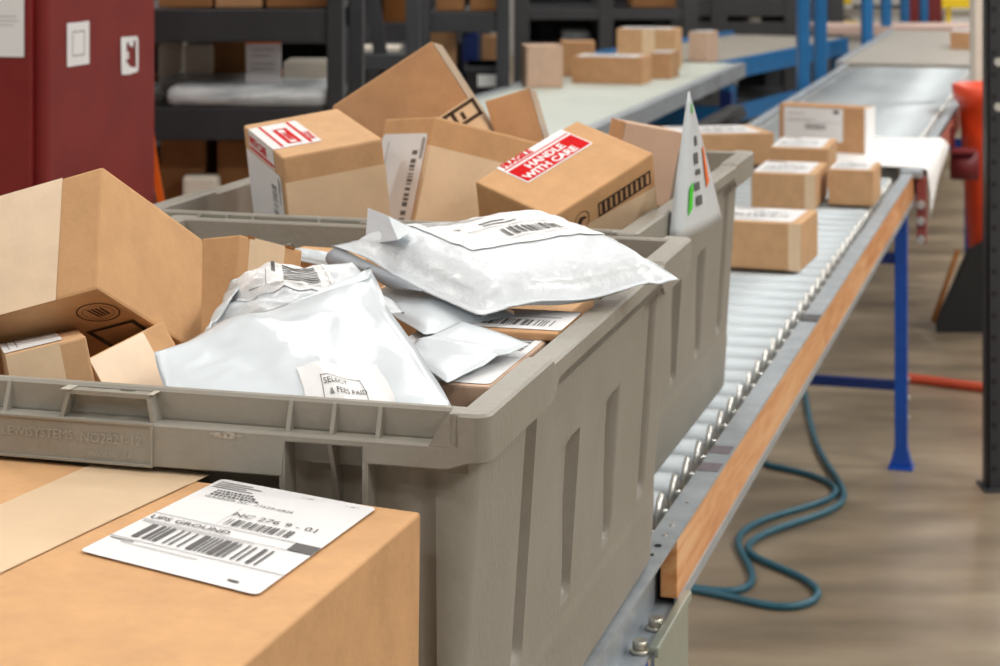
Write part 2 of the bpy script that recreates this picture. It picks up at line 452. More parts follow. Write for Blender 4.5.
# further tan belt section, with the far cross belt
r = empty('belt_conveyor', 'tan belt conveyor section beyond the rollers, under a lone box', 'conveyor', rz=-ANG)
MB().box((-0.98, 8.66, ZR-.01), (-0.43, 11.2, ZR+.004)).build('belt', M['belt2'], r)
MB().box((-1.01, 8.66, ZR-.09), (-0.98, 11.2, ZR+.01)).box((-.43, 8.66, ZR-.09), (-.40, 11.2, ZR+.01)).build('side_rail', M['steel'], r)
for y in (9.0, 10.9):
    for x in (-1.0, -.42): leg(r, x, y, ZR-.09, M['navy'], foot=False)

# left parcel belt
r = empty('belt_conveyor', 'wide pale belt conveyor left of the rollers, carrying four parcels', 'conveyor', rz=-ANG)
bx0, bx1, by0, by1 = -2.00, -1.42, 5.45, 8.55
MB().box((bx0, by0, ZR-.02), (bx1, by1, ZR)).build('belt', M['belt'], r)
for x in (bx0-.04, bx1): MB().box((x, by0, ZR-.055), (x+.04, by1, ZR+.004)).build('side_rail', M['steel'], r)
MB().box((bx1+.04, by0, ZR-.22), (bx1+.06, by1-.1, ZR-.19)).box((bx1+.04, by0, ZR-.16), (bx1+.10, by1-.4, ZR-.14)).build('guard_rail', M['dark2'], r)
MB().cyl((bx0, by1, ZR-.05), (bx1, by1, ZR-.05), .045, 16).build('end_roller', M['steel'], r)
MB().box((bx1+.04, 6.2, ZR-.10), (bx1+.044, 6.26, ZR-.03)).build('warning_sticker', M['yellow'], r)
for y in (5.9, 8.3):
    for x in (bx0+.02, bx1+.0): leg(r, x, y, ZR-.10, M['navy'], w=.05, foot=False)

# diagonal blue conveyor behind
r = empty('belt_conveyor', 'grey belt conveyor on a bright blue frame crossing behind the parcel belt', 'conveyor', loc=(0.96, 8.75, 0), rz=-math.radians(26))
MB().box((-0.60, -.05, ZR-.02), (0, 1.9, ZR)).build('belt', M['belt2'], r)
MB().box((0, -.05, ZR-.085), (.03, 1.9, ZR-.002)).box((-.63, -.05, ZR-.085), (-.60, 1.9, ZR+.02)).build('side_rail', M['blue2'], r)
for y in (0.1, 1.8):
    leg(r, 0, y, ZR-.08, M['blue2'], w=.05, foot=False); leg(r, -.58, y, ZR-.08, M['blue2'], w=.05, foot=False)
MB().box((-.58, .07, .38), (0.0, .13, .47)).build('cross_brace', M['blue2'], r)
MB().box((0, .1, .40), (.03, 1.8, .47)).build('cross_brace', M['blue2'], r)


# ------------------------------------------------------------------ grey totes
TW, TL, TH = 0.555, 0.735, 0.315     # width, length, height


def sm(a, b, x):
    t = max(0.0, min(1.0, (x-a)/(b-a))); return t*t*(3-2*t)


def perimeter(inset, r, step):
    """rounded rectangle; yields (face, distance along the face, point, outward normal); near side first, counter-clockwise"""
    x0, x1, y0, y1 = -TW+inset, -inset, inset, TL-inset
    out = []
    def side(face, a, b, n):
        a = Vector(a); b = Vector(b); L = (b-a).length; k = max(2, int(L/step))
        for i in range(k+1): out.append((face, a+(b-a)*i/k, Vector(n)))
    def arc(face, c, a0):
        for i in range(1, 8):
            t = math.radians(a0+90*i/8); n = Vector((math.cos(t), math.sin(t))); out.append((face, Vector(c)+n*r, n))
    side('near', (x0+r, y0), (x1-r, y0), (0, -1)); arc('c', (x1-r, y0+r), -90)
    side('side', (x1, y0+r), (x1, y1-r), (1, 0)); arc('c', (x1-r, y1-r), 0)
    side('far', (x1-r, y1), (x0+r, y1), (0, 1)); arc('c', (x0+r, y1-r), 90)
    side('side', (x0, y1-r), (x0, y0+r), (-1, 0)); arc('c', (x0+r, y0+r), 180)
    return out


def tote_depth(face, p, z):
    d = 0.0
    if face == 'side':
        for g, full in ((.246, 1), (.448, 0), (.65, 0), (.852, 1)):
            gy = g*TL; y = p.y
            top = 0.285 if full else 0.222
            e = 0.0
            if abs(y-gy) < .0190:
                q = abs(y-gy)/(.0190 if y < gy else .0125); q = min(1, q); e = 0.0165*(1-q*q)
                e *= sm(.088, .100, z)*(1-sm(top-.004, top, z))
            if not full and gy-.062 < y <= gy:
                e = max(e, 0.0060*((y-gy+.062)/.062)*sm(.10, .20, z)*(1-sm(top-.006, top, z)))
            d = max(d, e)
        yy = min(p.y, TL-p.y)
        d = max(d, .0035*(1-sm(.034, .046, yy)) if yy < .046 else 0)
        d -= .0015*(1-sm(.070, .078, z))
    elif face in ('near', 'far'):
        e = min(-p.x, TW+p.x)
        if .084 < e < .138: d = .007*sm(.084, .088, e)*(1-sm(.134, .138, e))*sm(.05, .07, z)
        if e < .058: d = max(d, .004*(1-sm(.050, .058, e)))
        d -= .0015*(1-sm(.070, .078, z))
    return d


def tote_body():
    bm = bmesh.new(); per = perimeter(.016, .030, .0032)
    zs = [0, .003, .008] + [.008+(.292-.008)*i/66 for i in range(1, 67)]
    loops = []
    for inner in (0, 1):
        for z in (zs if not inner else zs[::-1]):
            ins = .020*(1-z/.3) + (.006*(1-z/.008)**2 if z < .008 else 0); lp = []
            for f, p, n in per:
                q = p - n*(ins + tote_depth(f, p, z) + (.004 if inner else 0))
                lp.append(bm.verts.new((q.x, q.y, max(z, .005) if inner else z)))
            loops.append(lp)
    N = len(per)
    for a, b in zip(loops, loops[1:]):
        for i in range(N): bm.faces.new((a[i], a[(i+1) % N], b[(i+1) % N], b[i]))
    bm.faces.new(loops[0][::-1]); bm.faces.new(loops[-1])
    bmesh.ops.recalc_face_normals(bm, faces=bm.faces)
    for f in bm.faces: f.smooth = len(f.verts) == 4
    me = bpy.data.meshes.new('tote_body'); bm.to_mesh(me); bm.free()
    me.set_sharp_from_angle(angle=math.radians(50))
    return me


def tote_rim():
    bm = bmesh.new(); per = perimeter(0, .011, .0028); loops = []
    for f, p, n in per:
        zt, zl, zb, l2, l3 = .315, .2945, .2835, 0.0, 0.0
        if f in ('near', 'far'):
            e = min(-p.x, TW+p.x)
            l2 = 0 if e < .027 else .0125; l3 = l2
            zb = .2835-.005*sm(.01, .03, e)
            if e > .0824: zb = .289
            if e > .1395: zb = .266
        elif f == 'side':
            k = sm(.225, .262, p.y/TL)*(1-sm(.775, .81, p.y/TL))
            k0 = 1.0 if .236 < p.y/TL < .80 else 0.0
            zt -= .003*k0; zb += .014*k
        sec = [(.0215, .272), (.0215, zt-.002), (.0195, zt), (l2+.002, zt), (l2, zt-.002), (l3, zl+.0015), (l3+.0005 if l3 else 0, zl), (.0012 if l3 else 0, zl), (0, zl-.0015), (0, zb+.001), (.001, zb), (.003, zb), (.003, zl-.0035), (.0185, zl-.0035), (.0185, .272)]
        loops.append([bm.verts.new((max(-TW+i, min(-i, p.x-n.x*i)), max(i, min(TL-i, p.y-n.y*i)), z)) for i, z in sec])
    N = len(loops)
    for j in range(N):
        a, b = loops[j], loops[(j+1) % N]
        for i in range(len(a)): bm.faces.new((a[i], b[i], b[(i+1) % len(a)], a[(i+1) % len(a)]))
    bmesh.ops.remove_doubles(bm, verts=bm.verts, dist=1e-5)
    bmesh.ops.recalc_face_normals(bm, faces=bm.faces)
    # webs, ribs and gussets of both ends
    mb = MB(); mb.bm.free(); mb.bm = bm
    for far in (0, 1):
        def Y(y): return TL-y if far else y
        def bx(x0, x1, y0, y1, z0, z1): mb.box((x0, min(Y(y0), Y(y1)), z0), (x1, max(Y(y0), Y(y1)), z1))
        for e in (.0755, .107, .1373, .343, TW-.0755, TW-.107, TW-.1373):
            mb.prism([(-e-.0014, Y(.0035), .293), (-e-.0014, Y(.014), .293), (-e-.0014, Y(.014), .3135), (-e-.0014, Y(.0115), .3135)], (.0028, 0, 0))
        for e in (.0824, .1395, TW-.0824, TW-.1395): bx(-e-.002, -e+.002, .0008, .030, .17 if e in (.0824, TW-.0824) else .17, .2935)
        for s_, e in ((1, .026), (-1, TW-.026)):
            mb.prism([(-e+.006*s_, Y(0), .2935), (-e-.0135*s_, Y(0), .2935), (-e, Y(0), .3148), (-e+.006*s_, Y(0), .3148)], (0, -.0125 if far else .0125, 0))
        for e in (.108, TW-.108):
            mb.prism([(-e-.0015, Y(.003), .291), (-e-.0015, Y(.03), .291), (-e-.0015, Y(.03), .225)], (.003, 0, 0))
    me = bpy.data.meshes.new('tote_rim'); bm.to_mesh(me); bm.free()
    return me


def tote_latch():
    """the latch plate in the middle of an end, with its slot and oval hole"""
    bm = bmesh.new(); z = .3125
    def ring(pts):
        vs = [bm.verts.new(p) for p in pts]; return [bm.edges.new((vs[i], vs[(i+1) % len(vs)])) for i in range(len(vs))]
    e0, e1 = .2365, .2935
    es = ring([(-e1, .0035, z), (-e0, .0035, z), (-e0, .0205, z), (-e1, .0205, z)])
    es += ring([(-.284, .0115, z), (-.268, .0115, z), (-.268, .0150, z), (-.284, .0150, z)])
    es += ring([(-.2545+.0062*math.cos(2*PI*i/14), .0115+.0032*math.sin(2*PI*i/14), z) for i in range(14)])
    bmesh.ops.triangle_fill(bm, use_beauty=True, edges=es)
    ex = bmesh.ops.extrude_face_region(bm, geom=bm.faces[:])
    for v in ex['geom']:
        if isinstance(v, bmesh.types.BMVert): v.co.z -= .003
    bmesh.ops.recalc_face_normals(bm, faces=bm.faces)
    mb = MB(); mb.bm.free(); mb.bm = bm
    for s, e in ((1, e0), (-1, e1)):
        mb.prism([(-e-.0012*s, .003, .3125), (-e+.0016*s, .003, .3125), (-e+.0066*s, .0012, .2935), (-e+.0036*s, .0012, .2935)], (0, .0165, 0))
    me = bpy.data.meshes.new('latch_plate'); bm.to_mesh(me); bm.free(); return me


def tote_panel():
    mb = MB()
    for e0, e1, z0, z1 in ((.2304, .40, .2655, .2675), (.2304, .2322, .2665, .2935), (.398, .40, .2665, .2935), (.2304, .40, .2925, .2945)):
        mb.box((-e1, -.0016, z0), (-e0, .0005, z1), bev=.0005)
    def txt(s, x, z, size, bold=0):
        vs, fs = text2d(s, size, bold)
        a = [mb.bm.verts.new((x+u, -.0012, z+v)) for u, v in vs]; b = [mb.bm.verts.new((x+u, .0004, z+v)) for u, v in vs]
        for f in fs:
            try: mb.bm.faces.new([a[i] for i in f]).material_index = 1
            except ValueError: pass
    txt('LEWISYSTEMS', -.342, .2805, .0087, 0)
    txt('NO2821-12', -.2835, .2795, .0092, 0)
    txt('MADE IN USA', -.277, .2703, .0052)
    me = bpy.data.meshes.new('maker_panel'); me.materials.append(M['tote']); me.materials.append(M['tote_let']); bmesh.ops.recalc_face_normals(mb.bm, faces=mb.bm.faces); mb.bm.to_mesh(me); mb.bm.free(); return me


bodym, rimm, latchm, panelm = tote_body(), tote_rim(), tote_latch(), tote_panel()


def tote(label, loc, yaw):
    r = empty('storage_tote', label, 'tote', (loc[0], loc[1], ZR), -math.radians(yaw), 'grey plastic totes on the roller conveyor')
    for nm, me in (('body', bodym), ('rim', rimm), ('latch_plate', latchm), ('maker_panel', panelm)):
        o = link(nm, me, r, () if me.materials else [M['tote']])
        if nm == 'rim':
            b = o.modifiers.new('b', 'BEVEL'); b.width = .0009; b.segments = 2; b.limit_method = 'ANGLE'; b.angle_limit = math.radians(40)
        if nm == 'latch_plate': o2 = link(nm, me, r); o2.matrix_local = Matrix.Translation((-TW, TL, 0)) @ Matrix.Rotation(PI, 4, 'Z')
    return r


T1 = tote('grey plastic tote nearest the camera, heaped with white mailers', (-.0075, 1.262), 15.6)
T2 = tote('second grey plastic tote, full of cartons, behind the mailer tote', (.136, 1.990), 16.4)
# worn scuffs on the front edge of the first tote
random.seed(3)
def scuff(x0, x1, zc, h, y=-.0004, n=22):
    pts = []
    for i in range(n):
        t = 2*PI*i/n; k = 1+.22*math.sin(5*t+1)+.12*math.sin(9*t)
        pts.append(((x0+x1)/2+(x1-x0)/2*math.cos(t)*k, y, zc+h/2*math.sin(t)*k))
    m = MB(); m.poly(pts); return m
scuff(-.189, -.168, .2905, .0045).build('scuff', mat('rubbed_edge', (120, 104, 88), .6, var=.3, vscale=300, rgb2=(190, 184, 172)), T1)
for e, w in ((.2955, .007), (.2335, .004)):
    MB().box((-e-w/2, .001, .3128), (-e+w/2, .019, .3133)).build('scuff', M['tote_wear'], T1)


# ------------------------------------------------------------------ big carton in front
def skew_carton():
    A = Vector((-.0491, 1.2439, .94)); r = Vector((-.0733, -.2345, -.0012)).normalized()*.42; l = Vector((-.1957, .0845, .0016)).normalized()*.36
    tops = [A, A+r, A+r+l, A+l]
    mb = MB(); nd = 16
    # top face as a gently bulged grid, vertical sides down to the rollers
    def P(u, v):
        p = A + l*u + r*v; p.z += .0018*math.sin(PI*min(1, max(0, u)))*math.sin(PI*v); return p
    g = [[mb.bm.verts.new(P(i/nd, j/nd)) for j in range(nd+1)] for i in range(nd+1)]
    for i in range(nd):
        for j in range(nd): mb.bm.faces.new((g[i][j], g[i+1][j], g[i+1][j+1], g[i][j+1]))
    ring = [g[i][0] for i in range(nd+1)] + [g[nd][j] for j in range(1, nd+1)] + [g[i][nd] for i in range(nd-1, -1, -1)] + [g[0][j] for j in range(nd-1, 0, -1)]
    low = []
    c = A+l*.5+r*.5
    for v in ring:
        q = v.co.copy(); q.z = ZR+.0005; d = (Vector((c.x, c.y, q.z))-q)*.012; low.append(mb.bm.verts.new(q+d))
    for i in range(len(ring)):
        k = (i+1) % len(ring); mb.bm.faces.new((ring[i], ring[k], low[k], low[i]))
    mb.bm.faces.new(low)
    o = mb.build('carton', [M['card2']])
    b = o.modifiers.new('b', 'BEVEL'); b.width = .0022; b.segments = 3; b.limit_method = 'ANGLE'; b.angle_limit = math.radians(40)
    return o, A, r, l


big, A, r_, l_ = skew_carton()
tag(big, 'large brown carton in the foreground with a white shipping label and wide tape on top', 'box')


def onbig(p, off):
    """height of the bulged top at plan position p"""
    d = Vector(p)-A
    det = l_.x*r_.y-l_.y*r_.x; u = (d.x*r_.y-d.y*r_.x)/det; v = (l_.x*d.y-l_.y*d.x)/det
    q = A+l_*u+r_*v; q.z += .0018*math.sin(PI*min(1, max(0, u)))*math.sin(PI*min(1, max(0, v)))+off
    return q


def quadmap(p0, p1, p2, p3, off, w=1, h=1):
    """p0 top-left p1 top-right p2 bottom-right p3 bottom-left; x to the right, y up"""
    p0, p1, p2, p3 = map(Vector, (p0, p1, p2, p3))
    def f(x, y):
        u, v = x/w, y/h; return onbig((p3*(1-u)+p2*u)*(1-v)+(p0*(1-u)+p1*u)*v, off)
    return f


def bigpt(px, py):
    n = l_.cross(r_); d = Vector(((px-500)/2000, 1, -(py+83)/2000)); c = Vector((0, 0, H)); q = c+d*((A-c).dot(n)/d.dot(n)); return Vector((q.x, q.y, 0))
tA, tB, tC, tD = bigpt(106, 458.5), bigpt(0, 507), bigpt(211, 475), bigpt(0, 578)
fA, fC = tA+(tB-tA)*3.4, tC+(tD-tC)*1.75
tp = decal('tape', big, quadmap(tA, tC, fC, fA, .0005), [('r', 0, 0, 0, 1, 1)], [M['tape2']], sub=10)
decal('tape', big, quadmap(tA.lerp(tC, .30), tC, fC, fA.lerp(fC, .42), .0010), [('r', 0, 0, 0, 1, .93)], [M['tape2']], sub=10)
LW, LH = .102, .152
lq = (bigpt(222, 481), bigpt(377, 510.5), bigpt(257, 599), bigpt(79, 556))
pts = []
for cx, cy, a0 in ((LW-.004, LH-.004, 0), (.004, LH-.004, 90), (.004, .004, 180), (LW-.004, .004, 270)):
    for k in range(5): t = math.radians(a0+22.5*k); pts.append((cx+.004*math.cos(t), cy+.004*math.sin(t)))
lf = quadmap(*lq, .0016, LW, LH)
lab = decal('shipping_label', big, lf, [('poly', 0, pts)], [M['label']])
V = lambda v: LH*(1-v)
it = [('r', 1, 0, V(.505), LW, V(.500)), ('r', 1, 0, V(.588), LW*.86, V(.584)), ('r', 1, 0, V(.805), LW, V(.800)), ('r', 0, LW*.86, V(.583), LW, V(.505)), ('r', 1, LW*.37, V(.49), LW*.373, V(.29)),
      ('t', 0, 'NC 276 9 - 01', LW*.37, V(.375), .0090), ('bars', 0, LW*.40, V(.475), LW*.80, V(.405), False, 4),
      ('t', 0, 'UPS GROUND', LW*.02, V(.565), .0078, 0, .0001), ('t', 0, '11 LBS', LW*.56, V(.055), .0030), ('t', 0, '1 OF 1', LW*.84, V(.055), .0030),
      ('t', 0, 'GARNER NC  27529-6826', LW*.08, V(.235), .0052), ('bars', 0, LW*.10, V(.775), LW*.86, V(.62), False, 9), ('r', 0, LW*.80, V(.95), LW*.86, V(.935))]
rr = random.Random(8)
for k in range(4): it.append(('r', 1, LW*.03, V(.045+.022*k), LW*(.22+.1*rr.random()), V(.036+.022*k)))
for k in range(3):
    x_ = .09
    while x_ < .32+.04*k:
        w_ = rr.choice((.012, .018, .024)); it.append(('r', 0, LW*x_, V(.148+.026*k), LW*(x_+w_), V(.134+.026*k))); x_ += w_+.008
for k in range(2): it.append(('r', 1, LW*.02, V(.60+.014*k), LW*(.5+.3*rr.random()), V(.595+.014*k)))
it += [('r', 0, LW*.02, V(.825), LW*.16, V(.818)), ('r', 1, LW*.10, V(.845), LW*.55, V(.840))]
decal('print', lab, quadmap(*lq, .0020, LW, LH), it, [M['ink'], M['inkl']])


# ------------------------------------------------------------------ mailers
def mailer(label, c, thick=.02, seed=0, m='mailer', wr=.004, fs=9.0, group='white poly mailers in the near tote', sag=0.0, ridges=(), pw=.42, edge=.05, name='poly_mailer', n=44, puff_dn=.55, curl=(), wq=1.0):
    """c: corners a b c d around; u runs a->b, v runs a->d. A sealed bag: two sheets, pillow-shaped, meeting in a thin rim."""
    a, b, c_, d = map(Vector, c)
    up = (b-a).cross(d-a).normalized()
    if up.z < 0: up = -up
    def prof(u, v):
        u2 = (min(u, 1-u)-edge)/(0.5-edge); v2 = (min(v, 1-v)-edge)/(0.5-edge)
        if u2 <= 0 or v2 <= 0: return 0.0
        return ((1-(1-u2)**2.2)*(1-(1-v2)**2.2))**pw
    def base(u, v):
        p = (a*(1-u)+b*u)*(1-v)+(d*(1-u)+c_*u)*v
        w = 4*u*(1-u)*v*(1-v)
        q = Vector((p.x*fs, p.y*fs, seed*3.1))
        e = (noise.noise(q)*wr*1.2 + noise.noise(q*2.3)*wr*.6)
        for (u0, v0, u1, v1, hgt, wid) in ridges:
            dx, dy = u1-u0, v1-v0; L2 = dx*dx+dy*dy; t = max(0, min(1, ((u-u0)*dx+(v-v0)*dy)/L2))
            dist = math.hypot(u-u0-t*dx, v-v0-t*dy); e += hgt*max(0, 1-dist/wid)
        p = p+up*(e-sag*w*w)
        for (cu, cv, rad, vec) in curl:
            k = max(0, 1-math.hypot(u-cu, v-cv)/rad); p = p+Vector(vec)*k*k
        return p
    def top(u, v, off=0.0):
        q = Vector((u*7, v*7, seed)); k = prof(u, v)
        cr = abs(noise.noise(q*wq))*wr*.9*k
        return base(u, v)+up*(thick*k - cr + .0006+off)
    bm = bmesh.new(); tg = []; bg = []
    for i in range(n+1):
        tg.append([]); bg.append([])
        for j in range(n+1):
            u, v = i/n, j/n
            tg[i].append(bm.verts.new(top(u, v)))
            on = i in (0, n) or j in (0, n)
            bg[i].append(tg[i][j] if on else bm.verts.new(base(u, v)-up*(thick*puff_dn*prof(u, v)+.0006)))
    for i in range(n):
        for j in range(n):
            bm.faces.new((tg[i][j], tg[i+1][j], tg[i+1][j+1], tg[i][j+1])); bm.faces.new((bg[i][j], bg[i][j+1], bg[i+1][j+1], bg[i+1][j]))
    bmesh.ops.recalc_face_normals(bm, faces=bm.faces)
    for f in bm.faces: f.smooth = True
    me = bpy.data.meshes.new(name); bm.to_mesh(me); bm.free()
    o = link(name, me, None, [M[m]]); tag(o, label, 'mailer', group)
    return o, top, (b-a).length, (d-a).length


def mlabel(o, top, u0, v0, u1, v1, items, w, h, flipu=False, flipv=False, m='label', swap=False, nm='shipping_label'):
    def mp(off):
        def f(x, y):
            s, t = x/w, y/h
            if swap: s, t = t, s
            if flipu: s = 1-s
            if flipv: t = 1-t
            return top(u0+(u1-u0)*s, v0+(v1-v0)*t, off)
        return f
    lb = decal(nm, o, mp(.0012), [('r', 0, 0, 0, w, h)], [M[m]], sub=24)
    for p in lb.data.polygons: p.use_smooth = True
    if items: decal('print', lb, mp(.0018), items, [M['ink'], M['inkl'], M['red']], sub=6)
    return lb


def P(px, py, z):
    """a point of the place at height z, from its bearing at eye height"""
    Y = 2000*(H-z)/(py+83); return ((px-500)/2000*Y, Y, z)


# the puffed bubble mailer on top: a = left, b = far, c = right tip, d = near tip
c4 = [P(337, 246, 1.028), P(541, 219, 1.040), P(680, 277, 1.012), P(480, 318, 1.000)]
o, top, w, h = mailer('puffy white bubble mailer on top of the heap, its corner over the tote rim', c4, .026, 4, 'mailerb', wr=.005, pw=.24, edge=.06, sag=0,
                      ridges=((.1, .0, .15, 1, .0012, .04), (.9, 1.0, .98, .6, -.003, .06)), curl=((1, 1, .25, (0, 0, -.004)), (0, 0, .3, (-.006, .004, -.004))))
w, h = .15, .10
li = [('bars', 0, w*.40, h*.22, w*.84, h*.38, False, 3), ('r', 1, w*.30, h*.14, w*.80, h*.15), ('r', 1, w*.20, h*.44, w*.80, h*.45), ('t', 0, '3', w*.17, h*.52, .010, 0, .0004)]
for k in range(3): li.append(('r', 1, w*.06, h*(.86-.06*k), w*(.36+.06*k), h*(.88-.06*k)))
for k in range(2): li.append(('r', 0, w*.36, h*(.58-.06*k), w*(.55+.06*k), h*(.60-.06*k)))
mlabel(o, top, .24, .10, .90, .62, li, w, h, flipv=True)
# its folded sealing flap standing up at the left
mb = MB()
f0 = [P(365, 244, 1.030), P(368, 208, 1.052), P(388, 216, 1.055), P(414, 229, 1.050), P(398, 240, 1.045)]
mb.prism(f0, (0, .0012, 0)); mb.build('flap', M['mailer'], o)['label'] = 'upturned flap corner of the bubble mailer'
# open grey lip of the left end
mb = MB(); lip = []
a, d = Vector(c4[0]), Vector(c4[3])
NL = 18
for i in range(NL+1):
    t = i/NL; p = a.lerp(d, t*.62); row = []
    for j in range(7):
        s = j/6; row.append(mb.bm.verts.new(p+Vector((-.010*math.sin(PI*s)*(1-t), -.004*s, -.018*s*(1-t*.8)-.003*math.sin(9*t+2*s)*s))))
    lip.append(row)
for x, y in zip(lip, lip[1:]):
    for j in range(6): mb.bm.faces.new((x[j], y[j], y[j+1], x[j+1]))
q = mb.build('open_lip', M['mailerg'], o, smooth=True); q['label'] = 'grey inner film of the open end'
q.modifiers.new('s', 'SOLIDIFY').thickness = .001

# the smooth big mailer in front
c1 = [P(153, 358, 1.000), P(372, 271, 1.030), P(452, 408, .990), P(180, 436, .965)]
o, top, w, h = mailer('flat smooth white mailer leaning on the front rim of the near tote', c1, .012, 7, 'mailer', wr=.004, fs=7, pw=.5, edge=.03,
                      ridges=((.30, .02, .62, .98, .007, .16), (.62, .98, 1.0, .25, -.004, .15), (.0, .0, .55, .35, .003, .12)), curl=((1, 0, .35, (-.002, .0, .004)),))
def big_lab():
    w, h = .05, .03
    it = [('box', 0, .003, .003, .047, .027, .0005), ('t', 0, 'SELECT', .006, .0165, .0072), ('t', 0, 'FEES PAID', .006, .0075, .0072)]
    return w, h, it
w, h, it = big_lab()
mlabel(o, top, .47, .70, .80, .998, [('box', 0, .0100, .0010, .0350, .0185, .0004), ('t', 0, 'SELECT', .0110, .0132, .0046), ('t', 0, '& FEES PAID', .0135, .0075, .0042)], w, h, flipv=True)
# printed strip along the top edge (sealing flap)
fl = mailer('x', [P(203, 342, 1.003), P(372, 268, 1.034), P(372, 278, 1.030), P(212, 338, 1.000)], .002, 9, 'mailer', wr=.002, edge=.03, n=16)[0]
fl.name = 'sealing_flap'; fl.parent = o
for k in ('label', 'category', 'group'): del fl[k]

# mailer with a barcode label and a crumpled open end
c2 = [P(206, 338, .985), P(231, 279, 1.022), P(352, 262, 1.026), P(405, 318, .998)]
o, top, w, h = mailer('crumpled white mailer with a barcode label under the flat mailer', c2, .020, 12, 'mailerb', wr=.008, fs=16, pw=.4, edge=.04,
                      ridges=((.2, .0, .8, .35, .006, .09), (.5, .0, .3, .4, -.007, .10), (.75, .02, .9, .5, .005, .08)))
w, h = .10, .06
li = [('r', 0, .32*w, 0, .325*w, h), ('r', 1, 0, h*.86, w, h*.875), ('r', 0, .95*w, 0, .955*w, h)]
for k in range(11): li.append(('r', 0, .5*w, h*(.22+.055*k), .86*w, h*(.22+.055*k+rnd.choice((.02, .03)))))
li.append(('r', 0, .38*w, h*.25, .42*w, h*.5))
mlabel(o, top, .40, .10, .97, .74, li, w, h, flipu=True, swap=True)
mb = MB(); rows_ = []
for i in range(14):
    t = i/13; p = Vector(P(206, 338, .990)).lerp(Vector(P(231, 281, 1.024)), t); row = []
    for j in range(9):
        s = j/8; row.append(mb.bm.verts.new(p+Vector((.004-.010*math.sin(PI*s+.5*math.sin(6*t)), .002*math.sin(8*t)-.004*s, -.022*s+.004*math.sin(11*t+3*s)))))
    rows_.append(row)
for x, y in zip(rows_, rows_[1:]):
    for j in range(8): mb.bm.faces.new((x[j], y[j], y[j+1], x[j+1]))
q = mb.build('crumpled_end', M['mailer'], o, smooth=True); q.modifiers.new('s', 'SOLIDIFY').thickness = .001

# padded mailer under the bubble mailer
c3 = [P(366, 296, .990), P(430, 270, .985), P(524, 319, .990), P(424, 337, .990)]
o, top, w, h = mailer('padded white mailer squeezed beneath the puffy bubble mailer', c3, .011, 15, 'mailer', wq=.5, wr=.003, pw=.4, edge=.04, ridges=((.4, .2, .95, .6, .004, .1),))
# flat mailer at the right front
c5 = [P(400, 352, .992), P(462, 322, .996), P(530, 345, .993), P(447, 384, .988)]
o, top, w, h = mailer('small flat white mailer lying right of the padded mailer, near the tote corner', c5, .004, 19, 'mailer', wq=.4, wr=.002, edge=.03, ridges=((.3, .0, .6, 1, .003, .15),))
# white mailer far back left
c6 = [P(286, 256, .985), P(292, 246, .992), P(352, 254, .990), P(340, 266, .980)]
mailer('sliver of a white mailer at the back rim, behind the taped carton', c6, .006, 23, 'mailer', wr=.003, n=20)


